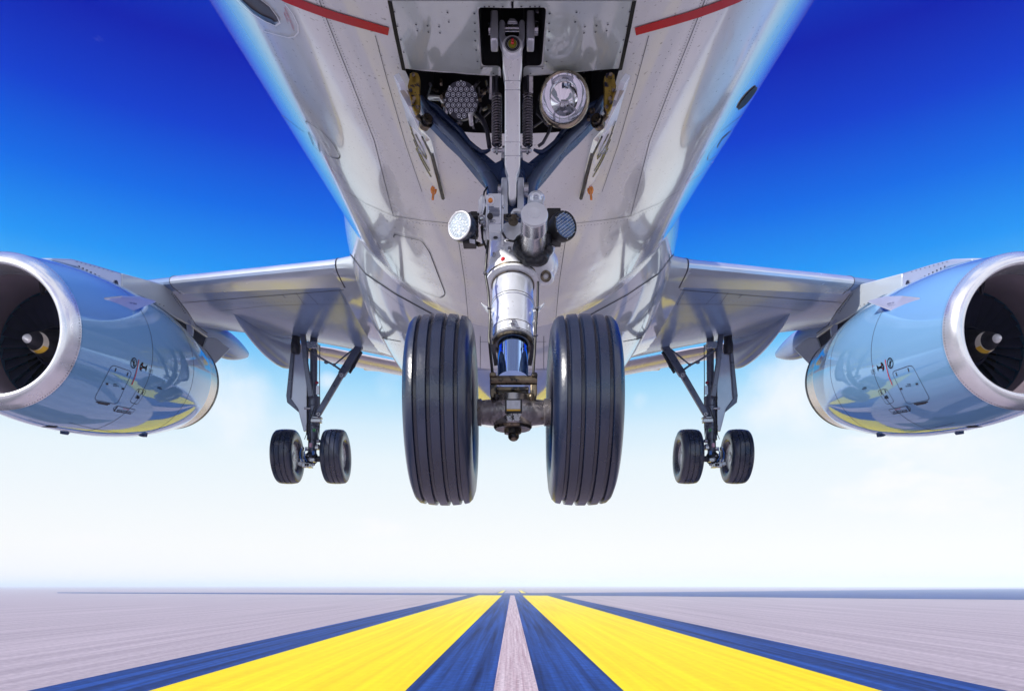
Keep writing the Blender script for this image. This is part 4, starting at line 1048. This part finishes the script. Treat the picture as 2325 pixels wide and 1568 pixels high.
# long white side rail and electrical box
m = MB(); m.box(P(1123, 484, 2.86), .052, .075, .120); m.box(P(1123.5, 523, 2.862), .050, .07, .05); box_ = obj('junction_box', m, 'gear', nose, bevel=.003)
m = MB()
for u in (1106, 1141): m.prism([P(u - 3, v, 2.85) for v in (442, 548)] + [P(u + 1.5, v, 2.85) for v in (548, 442)], (0, .05, 0))
m.prism([P(u, v, 2.88) for u, v in ((1086, 454), (1090, 447), (1095, 447), (1094, 480), (1090, 484), (1078, 484), (1078, 481), (1086, 479))], (0, .02, 0))
m.tube([P(1100, 548, 2.86), P(1099, 505, 2.87), P(1099, 470, 2.88), P(1096, 452, 2.9), P(1094, 446, 2.92)], .008, 8)
m.cyl(P(1082, 493, 2.86), P(1100, 493, 2.86), .007, n=10); obj('box_bracket', m, 'gearwhite', nose, bevel=.002)
m = MB(); m.cyl(P(1113, 455, 2.812), P(1113, 455, 2.83), .016, n=24); obj('lamp_bezel', m, 'cap', box_)
m = MB(); m.ball(P(1113, 455, 2.812), .010, 16, 10, (1, .7, 1)); obj('amber_lamp', m, 'orange', box_)
m = MB(); m.cyl(P(1112, 491, 2.80), P(1112, 491, 2.825), .008, n=14); m.cyl(P(1112, 491, 2.815), P(1112, 491, 2.822), .012, n=14); obj('push_switch', m, 'rubber2', box_)
m = MB(); 
for i, (a, b) in enumerate(((1109, 1121), (1109, 1133), (1109, 1133), (1111, 1134), (1109, 1134), (1110, 1134), (1110, 1134), (1110, 1133))):
    v = 469 + i * 3.0; m.prism([P(a, v, 2.8205), P(b, v, 2.8205), P(b, v + 1.2, 2.8205), P(a, v + 1.2, 2.8205)], (0, .0008, 0))
for a, b, c, d in ((1108, 499, 1124, 499.6), (1108, 505.5, 1124, 506), (1108, 499, 1108.6, 506), (1123.4, 499, 1124, 506), (1112, 502, 1120, 503.4)): m.prism([P(a, b, 2.8205), P(c, b, 2.8205), P(c, d, 2.8205), P(a, d, 2.8205)], (0, .0008, 0))
obj('box_placard', m, 'gearblue', box_)
m = MB(); m.cyl(P(1165, 494, 2.87), P(1165, 504, 2.86), .018, .020, n=18); m.torus(P(1165, 495, 2.87), (0, 0, 1), .020, .004, 18, 6); m.bar(P(1145, 495, 2.9), P(1162, 493, 2.88), .014, .03); obj('cable_plug', m, 'bronze', nose)
m = MB(); m.tube([P(1165, 492, 2.87), P(1164, 484, 2.87), P(1168, 479, 2.865), P(1176, 478, 2.86), P(1184, 482, 2.86)], .009, 10); obj('elbow_pipe', m, 'cap', nose)
m = MB(); m.cyl(P(1124, 533, 2.87), P(1125, 541, 2.87), .012, .009, n=12); m.tube([P(1093, 515, 2.88), P(1096, 540, 2.87), P(1098, 555, 2.86), P(1090, 557, 2.86), P(1080, 552, 2.87)], .0055, 8); m.cyl(P(1074, 550, 2.87), P(1088, 556, 2.86), .009, n=10); obj('hydraulic_line', m, 'bronze', nose)
m = MB()
for u, v, r_ in ((1093, 497, .012), (1097, 507, .010), (1091, 505, .008), (1100, 520, .008), (1142, 470, .006), (1142, 524, .006)): m.ball(P(u, v, 2.85), r_, 8, 6, (1, 1, 1.3))
obj('pipe_fitting', m, 'steel', nose)
m = MB()
m.tube([P(1108, 545, 2.83), P(1105, 575, 2.84), P(1101, 620, 2.84), P(1108, 660, 2.80), P(1112, 720, 2.78), P(1110, 765, 2.76), P(1113, 800, 2.74), P(1118, 850, 2.72)], .0055, 8)
m.tube([P(1221, 640, 2.84), P(1220, 690, 2.80), P(1216, 740, 2.78), P(1214, 790, 2.75), P(1210, 850, 2.72)], .0050, 8)
m.tube([P(1141, 530, 2.83), P(1150, 545, 2.80), P(1166, 548, 2.80), P(1178, 538, 2.81)], .0045, 8)
m.tube([P(1103, 470, 2.86), P(1094, 500, 2.87), P(1095, 540, 2.86), P(1104, 565, 2.85)], .0045, 8)
obj('brake_hose', m, 'rubber2', nose)
m = MB()
for u, v, Y in ((1101, 620, 2.83), (1111, 700, 2.785), (1218, 700, 2.79), (1215, 762, 2.765), (1150, 545, 2.80)): m.torus(P(u, v, Y), (0, 0, 1), .008, .003, 12, 6)
for k in range(10):
    a = 2 * PI * k / 10; c = lc(614); a_ = ax_.orthogonal().normalized(); b_ = ax_.cross(a_); m.cyl(c + (a_ * math.cos(a) + b_ * math.sin(a)) * .113 - ax_ * .004, c + (a_ * math.cos(a) + b_ * math.sin(a)) * .113 + ax_ * .012, .007, n=6)
obj('hose_clip', m, 'steel', nose)
# taxi lights on the leg
for s_ in (-1, 1):
    cu, cv = (1043, 512) if s_ < 0 else (1283, 511.5)
    nrm = Vector((s_ * .62, -1, -.10)).normalized(); c = P(cu, cv, 2.80)
    rad = .0545
    m = MB(); m.lathe([(0, rad), (.012, rad + .002), (.03, rad + .001), (.05, rad * .92), (.07, rad * .7)], c, -nrm, 40)
    lt = obj('taxi_light', m, 'rubber' if s_ < 0 else 'rubber2', nose, label='taxi light with pale lens on the left of the leg' if s_ < 0 else 'taxi light with dark lens on the right of the leg')
    m = MB(); m.lathe([(-.004, .002), (-.0035, rad * .6), (-.001, rad * .84), (.003, rad * .88)], c, -nrm, 40); obj('lens', m, 'lens' if s_ < 0 else 'lensdark', lt)
    m = MB(); m.torus(c, nrm, rad * .93, .004, 40, 8)
    obj('bezel', m, 'cap' if s_ < 0 else 'rubber2', lt)
    m = MB(); a_ = nrm.orthogonal().normalized(); b_ = nrm.cross(a_)
    for k in range(6): m.ball(c + nrm * .003 + (a_ * math.cos(k * PI / 3) + b_ * math.sin(k * PI / 3)) * rad * .94, .0028, 8, 5)
    for k in range(9): m.bar(c + nrm * .0042 - a_ * rad * .8 * math.sqrt(1 - (k / 4.5 - .9) ** 2 * .9) + b_ * rad * (k / 4.5 - .9) * .85, c + nrm * .0042 + a_ * rad * .8 * math.sqrt(1 - (k / 4.5 - .9) ** 2 * .9) + b_ * rad * (k / 4.5 - .9) * .85, .0012, .001, nrm)
    obj('bezel_screw', m, 'steel', lt)
    m = MB(); s0 = Vector((-s_, 0, 0))
    if s_ < 0:
        m.box(P(1076, 512, 2.86), .028, .06, .085); m.box(P(1066, 550, 2.84), .052, .05, .032)
        m.prism([P(u, v, 2.85) for u, v in ((1060, 484), (1066, 481), (1088, 483), (1088, 489), (1062, 490))], (0, .03, 0))
        for k in range(4): m.box(P(1079, 498 + k * 11, 2.83), .024, .05, .006)
    else:
        m.box(P(1256, 513, 2.87), .055, .07, .11); m.box(P(1262, 545, 2.85), .04, .05, .035)
        m.prism([P(u, v, 2.84) for u, v in ((1244, 482), (1268, 480), (1272, 486), (1244, 492))], (0, .05, 0))
    obj('light_housing', m, 'rubber2', lt, bevel=.003)
    if s_ < 0:
        m = MB(); m.prism([P(u, v, 2.812) for u, v in ((1065, 542), (1078, 544), (1078, 553), (1066, 551))], (0, .003, 0)); obj('housing_plate', m, 'label', lt)
# axle and torque link
az = wz; ac = Vector((.003, 2.74, az)); 
m = MB(); m.lathe([(-.135, .050), (-.122, .052), (-.118, .046), (-.08, .050), (-.04, .062), (0, .068), (.04, .062), (.08, .050), (.118, .046), (.122, .052), (.145, .050)], ac, (1, 0, 0), 40)
m.lathe([(-.055, .072), (-.05, .074), (-.03, .066), (.02, .06), (.06, .062)], ac + Vector((0, 0, .0)), (0, 0, 1), 36)
axo = obj('axle', m, 'axle', nose)
m = MB(); m.lathe([(-.066, .045), (-.066, .068), (-.058, .074), (-.05, .07)], ac, (0, 0, 1), 36); m.lathe([(-.085, .02), (-.083, .033), (-.066, .034)], ac, (0, 0, 1), 6); m.ball(ac + Vector((.003, -.0, -.092)), .0215, 20, 12, (1, 1, .9)); obj('jacking_dome', m, 'bronze', axo)
m = MB()
m.cyl(P(1112, 863, 2.70), P(1219, 863, 2.70), .0175, n=28, chamfer=.002); obj('torque_hinge', m, 'bronze', nose)
m = MB()
for a, b in ((1111, 1126), (1206, 1220)): m.prism([P(u, v, 2.68) for u, v in ((a, 854), (a, 847), (a + 3, 844), (b - 3, 844), (b, 847), (b, 854))], (0, .05, 0))
m.prism([P(u, v, 2.70) for u, v in ((1127, 877), (1200, 877), (1200, 886), (1127, 886))], (0, .08, 0))
for a, b in ((1112, 1127), (1204, 1219)): m.prism([P(u, v, 2.69) for u, v in ((a, 872), (b, 872), (b, 892), (b - 3, 902), (a + 2, 902), (a, 892))], (0, .08, 0))
for u in (1126.5, 1206): m.ball(P(u, 901, 2.67), .0125, 12, 8, (1, 1, 1.2))
m.prism([P(u, v, 2.71) for u, v in ((1118, 890), (1140, 892), (1164, 888), (1190, 892), (1214, 890), (1210, 900), (1186, 908), (1146, 908), (1120, 900))], (0, .07, 0))
obj('torque_link_bracket', m, 'bronze', nose, bevel=.003)
m = MB(); m.prism([P(u, v, 2.655) for u, v in ((1146, 905), (1185, 905), (1185, 935), (1146, 935))], (0, .02, 0)); lb = obj('plate_frame', m, 'rubber2', axo)
m = MB(); m.prism([P(u, v, 2.652) for u, v in ((1150, 908), (1181, 908), (1181, 928), (1150, 928))], (0, .002, 0)); obj('data_plate', m, 'label', axo)
m = MB(); m.prism([P(u, v, 2.652) for u, v in ((1150, 928.5), (1181, 928.5), (1181, 932), (1150, 932))], (0, .002, 0)); obj('data_plate_stripe', m, 'yellow', axo)
m = MB(); m.prism([P(u, v, 2.664) for u, v in ((1148, 938), (1183, 938), (1178, 955), (1152, 955))], (0, .002, 0)); obj('peeling_label', m, mat('peeled_label', (.55, .57, .62), .4, .1, .3, 60, stain=((.03, .03, .03), 60, .5)), axo)
for k in (-1, 1):
    xc = k * (.2605 if k < 0 else .2665)
    m = tyre(xc, 2.74, wz, wr_, .240 if k < 0 else .248, (-.29, -.1, .1, .29), .0140, .015); m.v = [Vector((p.x, p.y, p.z)) for p in m.v]
    ty = obj('nose_tyre', m, 'rubber', nose, sharp=50, fix=True, label='left nose wheel tyre' if k < 0 else 'right nose wheel tyre')
    m = rimmesh(xc, 2.74, wz, wr_, .238, k); obj('nose_wheel_rim', m, 'rim', nose)

# ---- nose gear bay: doors, lights, brackets, clutter
upd = [(893, 172, 3.02), (899, 190, 3.08), (912, 232, 3.22), (924, 276, 3.39), (945, 345, 3.72), (968, 400, 4.05), (998, 449, 4.45)]
lwd = [(905, 190, 3.0), (920, 232, 3.10), (941, 275, 3.27), (957, 310, 3.5), (978, 352, 3.82), (991, 402, 4.15), (1003, 450, 4.44)]
dr = MB(); A = [P(*p) for p in upd]; B_ = [P(*p) for p in lwd]; n = len(A)
def thick_strip(mb, A, B_, vec, m_=1):
    n = len(A); vec = Vector(vec); o = 2 * n; vs = A + B_; vs = vs + [p + vec for p in vs]; fs = []
    for i in range(n - 1):
        fs += [(i, i + 1, n + i + 1, n + i), (o + i, o + n + i, o + n + i + 1, o + i + 1), (i, o + i, o + i + 1, i + 1), (n + i, n + i + 1, o + n + i + 1, o + n + i)]
    fs += [(0, n, o + n, o), (n - 1, o + n - 1, o + 2 * n - 1, 2 * n - 1)]; mb.add(vs, fs)
thick_strip(dr, A, B_, (.022, .0, .012))
drs = both('nose_gear_door', dr, 'white', air, bevel=.002)
BD = tree(dr)
m = MB(); m.tube([P(u + 2.5, v + 0, Y) for u, v, Y in lwd[3:]], [.009, .011, .012, .012], 6); both('door_rubber_edge', m, 'rubber2', drs)
m = MB()
E1 = [P(906, 205, 3.02), P(925, 240, 3.12), P(947, 285, 3.3), P(963, 318, 3.5), P(977, 345, 3.7)]; E2 = [P(926, 205, 3.06), P(945, 250, 3.16), P(957, 292, 3.33), P(975, 312, 3.5), P(983, 340, 3.7)]
thick_strip(m, E1, E2, (.004, .03, .008)); both('door_inner_frame', m, 'gear', drs, bevel=.002)
nb = MB()
def CA(x, y): return (885.2 + x * .2063, 141.9 + .2063 * y)
strip(nb, BD, [CA(205, 640), CA(250, 780), CA(300, 900), CA(370, 1020), CA(400, 1060), CA(395, 1020), CA(340, 900), CA(280, 780)], .007, .004, 4)
strip(nb, BD, [CA(237, 765), CA(290, 880), CA(335, 960), CA(365, 1000)], .005, .004, 4)
strip(nb, BD, [CA(258, 840), CA(310, 960), CA(370, 1080), CA(436, 1190)], .006, .004, 4); strip(nb, BD, [CA(288, 940), CA(340, 1060), CA(400, 1170), CA(450, 1255)], .008, .004, 4)
strip(nb, BD, [CA(290, 945), CA(380, 1090), CA(436, 1190)], .004, .004, 4)
both('door_number', nb, 'numeral', drs, fix=False)
og = MB(); c = P(984, 432, 4.28); og.ball(c, .022, 14, 8, (.9, .5, 1.3)); og.bar(P(985, 424, 4.25), P(982, 453, 4.2), .013, .01); both('orange_streamer', og, 'orange', drs)
br = MB()
br.prism([P(u, v, 3.06) for u, v in ((930, 167), (938, 163), (948, 166), (953, 176), (952, 205), (953, 235), (952, 246), (944, 256), (938, 250), (934, 240), (930, 220), (925, 195), (929, 178))], (0, .03, 0))
brs = both('hinge_bracket', br, 'gold', fo, bevel=.003)
m = MB()
for u, v in ((938, 170), (932, 205), (940, 224), (947, 243), (937, 232)): m.cyl(P(u, v, 3.03), P(u, v, 3.07), .008, n=6)
both('bracket_bolt', m, 'bronze', brs)
m = MB(); m.cyl(P(962, 285, 3.25), P(972, 268, 3.2), .026, .022, n=16); m.torus(P(968, 276, 3.22), (P(972, 268, 3.2) - P(962, 285, 3.25)), .026, .005, 16, 6)
m.tube([P(946, 262, 3.2), P(958, 275, 3.22), P(966, 290, 3.26)], .012, 8); both('door_actuator', m, 'bronze', fo)
# LED landing light
lc_ = P(1047, 228, 3.10); nrm = Vector((0, -1, -.35)).normalized()
m = MB(); m.lathe([(0, .073), (.01, .074), (.03, .072), (.08, .05)], lc_, -nrm, 40); led = obj('led_landing_light', m, 'dark', fo, label='round light with a grid of small lenses')
m = MB(); a_ = Vector((1, 0, 0)); b_ = nrm.cross(a_)
for r0, cnt in ((-3, 2), (-2, 5), (-1, 6), (0, 5), (1, 6), (2, 5), (3, 2)):
    for k in range(cnt):
        c = lc_ + nrm * .004 + a_ * ((k - (cnt - 1) / 2) * .0235) + b_ * (r0 * .0195)
        m.torus(c, nrm, .0080, .0010, 16, 6); m.ball(c + nrm * .001, .0036, 8, 6)
obj('led_lens', m, 'ledlens', led)
m = MB()
for k in range(8): m.ball(lc_ + nrm * .003 + (a_ * math.cos(k * PI / 4) + b_ * math.sin(k * PI / 4)) * .07, .0035, 8, 5)
obj('bezel_screw', m, 'cap', led)
# halogen lamp with mirror bowl
hc = P(1280, 224, 3.02); nrm = Vector((-.12, -1, -.30)).normalized()
m = MB(); m.lathe([(-.004, .100), (0, .104), (.006, .108), (.02, .108), (.03, .104), (.05, .100), (.09, .085), (.11, .05)], hc, -nrm, 56, caps=False); m.lathe([(-.004, .100), (.002, .094)], hc, -nrm, 56, caps=False)
hal = obj('halogen_landing_light', m, 'bezel', fo, label='round mirror bowl landing light', fix=False)
m = MB(); m.lathe(smooth_prof([(.002, .094), (.015, .088), (.035, .074), (.052, .055), (.062, .034), (.066, .012), (.066, .001)], 4), hc, -nrm, 56, caps=False); obj('reflector_bowl', m, 'mirror', hal, fix=False)
m = MB(); a_ = nrm.cross(Vector((0, 0, 1))).normalized(); b_ = nrm.cross(a_)
m.box(hc + -nrm * .035 + b_ * 0, .03, .012, .008); 
for k in (-1, 1): m.tube([hc - nrm * .062 + a_ * .018 * k + b_ * .0, hc - nrm * .035 + a_ * .018 * k], .0018, 6); m.tube([hc - nrm * .03 + a_ * .018 * k, hc + nrm * .0 + a_ * .02 * k + b_ * .085 * (1 if b_.z < 0 else -1)], .0012, 6)
obj('lamp_filament', m, 'steel', hal)
# pipes, wiring and boxes inside the bay
random.seed(11)
m = MB()
for i in range(38):
    u = random.choice((random.uniform(975, 1115), random.uniform(1215, 1345))); v = random.uniform(178, 280); Y = random.uniform(3.12, 3.3)
    if random.random() < .5: m.cyl(P(u, v, Y), P(u + random.uniform(-14, 14), v + random.uniform(-10, 10), Y + .05), random.uniform(.004, .010), n=8)
    else: m.box(P(u, v, Y), random.uniform(.01, .03), .02, random.uniform(.008, .02))
obj('bay_fitting', m, 'bronze', fo, bevel=.001)
m = MB()
for i in range(12):
    u = random.choice((random.uniform(975, 1110), random.uniform(1215, 1340))); v = random.uniform(176, 200)
    m.tube([P(u, v, 3.15), P(u + random.uniform(-30, 30), v + 30, 3.25), P(u + random.uniform(-40, 40), v + 60, 3.25), P(u + random.uniform(-20, 20), v + 95, 3.35)], random.uniform(.003, .007), 6)
m.tube([P(1080, 255, 3.2), P(1098, 275, 3.15), P(1106, 300, 3.12), P(1111, 335, 3.1)], .010, 8); m.tube([P(1252, 275, 3.1), P(1246, 300, 3.1), P(1232, 325, 3.1), P(1222, 332, 3.1)], .007, 8)
obj('bay_hose', m, 'dark', fo)
m = MB()
m.bar(P(1121, 172, 3.12), P(1119, 225, 3.2), .035, .02); m.bar(P(1204, 172, 3.12), P(1204, 212, 3.16), .022, .02); m.cyl(P(1067, 258, 3.1), P(1070, 284, 3.15), .010, n=10); m.tube([P(975, 222, 3.3), P(1000, 224, 3.25), P(1012, 240, 3.25), P(1010, 262, 3.3)], .012, 8)
obj('bay_strut', m, 'strut', fo, bevel=.002)
# taxi camera style fins at the slot
# ---- main landing gear
mgz, mgr = wheel_pos(973.5, 1098, 14.4)
YM = 14.4
def PM(u, v, d=0.0): return P(u, v, YM + d)
def Cg(x, y, d=0.0): return P(624.1 + x * .2353, 737.6 + .2353 * y, YM + d)
m = MB()
m.tube([Cg(375, 70), Cg(372, 700)], .072, 28); m.tube([Cg(367, 690), Cg(367, 1010)], .128, 32); m.tube([Cg(366, 1000), Cg(362, 1110)], .112, 28); m.tube([Cg(362, 1105), Cg(358, 1270)], .085, 24)
for y in (460, 705, 785): m.torus(Cg(370, y), (0, 0, 1), .075 if y < 700 else .131, .009, 28, 8)
m.torus(Cg(366, 980), (0, 0, 1), .131, .011, 28, 8)
mgs = both('main_landing_gear', m, 'maingear', air)
m = MB(); m.tube([Cg(280, 1290), Cg(440, 1290)], .06, 20); m.ball(Cg(355, 1280), .13, 16, 10, (1, 1, 1.1)); both('main_axle', m, 'dark', mgs)
m = MB(); pts = [Cg(x, y, .0) for x, y in ((165, 240), (155, 250), (150, 330), (107, 680), (115, 745), (215, 830), (235, 915), (262, 1015), (300, 1005), (305, 700), (270, 250))]
m.prism([p + Vector((0, .1, 0)) for p in pts], (0.0, .05, 0)); both('main_gear_door', m, 'pylon', mgs, bevel=.01, label='tall kinked main gear leg door')
m = MB(); m.prism([Cg(x, y, .05) for x, y in ((152, 252), (183, 252), (150, 690), (145, 700), (215, 800), (222, 835), (115, 745), (107, 680))], (0, .05, 0)); both('door_frame', m, 'maingear', mgs, bevel=.008)
m = MB(); m.lathe([(-.12, .08), (-.06, .10), (.06, .10), (.16, .08)], Cg(200, 225, .1), (0, 0, 1), 20); m.tube([Cg(200, 215, .1), Cg(205, 90, .15)], .085, 16); m.ball(Cg(200, 195, .1), .095, 16, 10, (1, 1, 1)); both('upper_fitting', m, 'dark', mgs)
m = MB(); m.bar(Cg(268, 80, -.2), Cg(285, 215, -.25), .10, .08); m.bar(Cg(285, 210, -.25), Cg(295, 330, -.25), .10, .08); m.bar(Cg(292, 320, -.25), Cg(345, 690, -.22), (.085, .10), .07); both('front_brace', m, 'maingear', mgs, bevel=.01)
m = MB(); m.bar(Cg(850, 150, .15), Cg(640, 482, 0), .145, .10); m.bar(Cg(640, 480, -.1), Cg(418, 858, -.2), (.115, .105), .09); sbm = both('side_stay', m, 'maingear', mgs, bevel=.012)
m = MB(); m.cyl(Cg(640, 483, -.28), Cg(640, 483, .1), .062, n=24); m.cyl(Cg(418, 858, -.36), Cg(418, 858, .05), .055, n=24); both('stay_joint', m, 'maingear', sbm, bevel=.01)
m = MB()
for x, y in ((640, 483), (418, 858)): m.torus(Cg(x, y, -.29 if y < 500 else -.37), (0, 1, 0), .028, .008, 20, 6)
both('stay_bolt', m, 'steel', sbm)
m = MB(); m.tube([Cg(835, 260, .12), Cg(765, 385, .1), Cg(720, 460, .06)], .028, 12); m.tube([Cg(765, 385, .1), Cg(750, 410, .1)], .036, 12); both('stay_actuator', m, 'dark', mgs)
m = MB(); m.tube([Cg(290, 222, -.2), Cg(480, 340, -.15), Cg(570, 388, -.1), Cg(632, 432, -.1)], [.022, .02, .02, .022], 10); m.tube([Cg(570, 385, -.1), Cg(680, 295, 0), Cg(752, 235, .1)], [.014, .018, .014], 8)
m.ball(Cg(570, 385, -.1), .034, 10, 8); m.ball(Cg(495, 360, -.15), .036, 10, 8, (1.3, 1, .9)); both('lock_link', m, 'maingear', mgs)
m = MB()
for x, r_ in ((433, .009), (312, .012), (320, .009)): m.tube([Cg(x, 190, -.1), Cg(x - 3, 500, -.16), Cg(x, 900, -.2), Cg(x - 8, 1060, -.15)], r_, 6)
m.tube([Cg(380, 790, -.25), Cg(350, 880, -.25), Cg(330, 940, -.24), Cg(345, 1100, -.2), Cg(320, 1200, -.2)], .010, 6)
m.tube([Cg(420, 1000, -.2), Cg(425, 1060, -.2), Cg(415, 1140, -.2)], .007, 6); m.tube([Cg(330, 1010, -.2), Cg(300, 1060, -.2), Cg(285, 1100, -.15)], .007, 6)
both('brake_line', m, 'rubber2', mgs)
random.seed(5)
m = MB()
for i in range(16):
    x, y = random.uniform(255, 430), random.uniform(1110, 1370)
    if random.random() < .5: m.ball(Cg(x, y, -.22), random.uniform(.02, .045), 8, 6, (1.2, 1, 1))
    else: m.box(Cg(x, y, -.2), random.uniform(.04, .11), .12, random.uniform(.03, .08))
for i in range(5): m.box(Cg(300 + random.uniform(-60, 40), 1320 + random.uniform(-30, 40), -.1), .10, .2, .07)
m.box(Cg(400, 925, -.25), .20, .12, .07); m.box(Cg(410, 895, -.25), .18, .12, .03); m.cyl(Cg(280, 803, -.25), Cg(345, 803, -.25), .022, n=12); m.box(Cg(370, 215, -.1), .2, .3, .14)
both('brake_assembly', m, 'steel', mgs, bevel=.008)
m = MB()
for x in (245, 288): m.tube([Cg(x + 12, 1185, -.35), Cg(x - 4, 1230, -.4), Cg(x - 2, 1280, -.4), Cg(x + 20, 1312, -.32)], .010, 8)
m.box(Cg(372, 1232, -.33), .045, .06, .07); both('blue_hose', m, 'blue', mgs)
m = MB(); m.cyl(Cg(345, 1138, -.35), Cg(343, 1178, -.35), .034, n=14, chamfer=.008); both('fluid_bottle', m, 'pink', mgs)
m = MB(); m.box(Cg(378, 1013, -.26), .05, .05, .055); both('green_tag', m, 'green', mgs)
m = MB(); m.ball(Cg(405, 556, -.08), .03, 10, 8, (1.2, .6, 1)); both('red_cap', m, 'redtext', mgs)
m = MB(); m.prism([Cg(x, y, -.17) for x, y in ((398, 585), (425, 585), (425, 668), (395, 668))], (0, .03, 0)); both('leg_placard', m, 'pylon', mgs)
for xc in (-4.545, -3.565):
    m = tyre(xc, YM, mgz, mgr, .43, (-.22, 0, .22), .022, .018, 80); both('main_tyre', m, 'rubber', mgs, sharp=50)
    m = rimmesh(xc, YM, mgz, mgr, .43, 1); both('main_wheel_rim', m, 'rim2', mgs)

# ---- air: pale haze that fades the far end of the runway
hz = MB(); hz.box((0, 13750, 12.5), 62000, 34500, 27.0)
hm = bpy.data.materials.new('haze_air'); hm.use_nodes = True; hn = hm.node_tree; hn.nodes.clear()
ho_ = hn.nodes.new('ShaderNodeOutputMaterial'); hv = hn.nodes.new('ShaderNodeVolumePrincipled')
hv.inputs['Color'].default_value = (.82, .94, 1, 1); hv.inputs['Density'].default_value = .00042; hv.inputs['Anisotropy'].default_value = -.25
hn.links.new(hv.outputs[0], ho_.inputs['Volume'])
hme = hz.mesh('haze'); hme.materials.append(hm); hob = bpy.data.objects.new('haze', hme); COL.objects.link(hob); hob['kind'] = 'stuff'

# ---- pieces that sit apart become parts of their own
KEEP = {'rivets', 'panel_seam', 'warning_text', 'cowl_seam', 'cowl_lettering', 'warning_line', 'warning_pictogram', 'access_door_line', 'strake_lettering', 'box_placard',
        'door_number', 'led_lens', 'wing_seam', 'pylon_rivet', 'cabin_window', 'fan', 'service_door_outline', 'door_outline', 'ground', 'runway', 'yellow_line', 'taxiway', 'haze', 'fuselage', 'concrete_strip', 'lens', 'outlet_panel_edge'}
def split(o):
    me = o.data; nv = len(me.vertices); par = list(range(nv))
    def fd(i):
        while par[i] != i: par[i] = par[par[i]]; i = par[i]
        return i
    for e in me.edges:
        a, b = fd(e.vertices[0]), fd(e.vertices[1])
        if a != b: par[a] = b
    comp = {}
    for i in range(nv): comp.setdefault(fd(i), []).append(i)
    if len(comp) < 2 or len(comp) > 60: return
    C = []
    for ids in comp.values():
        vs = [me.vertices[i].co for i in ids]
        C.append([set(ids), [min(v[k] for v in vs) - .003 for k in range(3)], [max(v[k] for v in vs) + .003 for k in range(3)]])
    ch = True
    while ch:
        ch = False
        for i in range(len(C)):
            for j in range(i + 1, len(C)):
                if all(C[i][1][k] <= C[j][2][k] and C[j][1][k] <= C[i][2][k] for k in range(3)):
                    C[i][0] |= C[j][0]; C[i][1] = [min(C[i][1][k], C[j][1][k]) for k in range(3)]; C[i][2] = [max(C[i][2][k], C[j][2][k]) for k in range(3)]
                    C.pop(j); ch = True; break
            if ch: break
    if len(C) < 2: return
    C.sort(key=lambda c: -len(c[0]))
    base = me.copy()
    for n_, c in enumerate(C):
        m2 = base.copy(); bm = bmesh.new(); bm.from_mesh(m2); bm.verts.ensure_lookup_table()
        bmesh.ops.delete(bm, geom=[v for v in bm.verts if v.index not in c[0]], context='VERTS'); bm.to_mesh(m2); bm.free()
        if n_ == 0: o.data = m2
        else: q = o.copy(); q.data = m2; COL.objects.link(q)
    bpy.data.meshes.remove(base)
for o in list(scene.objects):
    if o.type == 'MESH' and o.name.split('.')[0] not in KEEP: split(o)
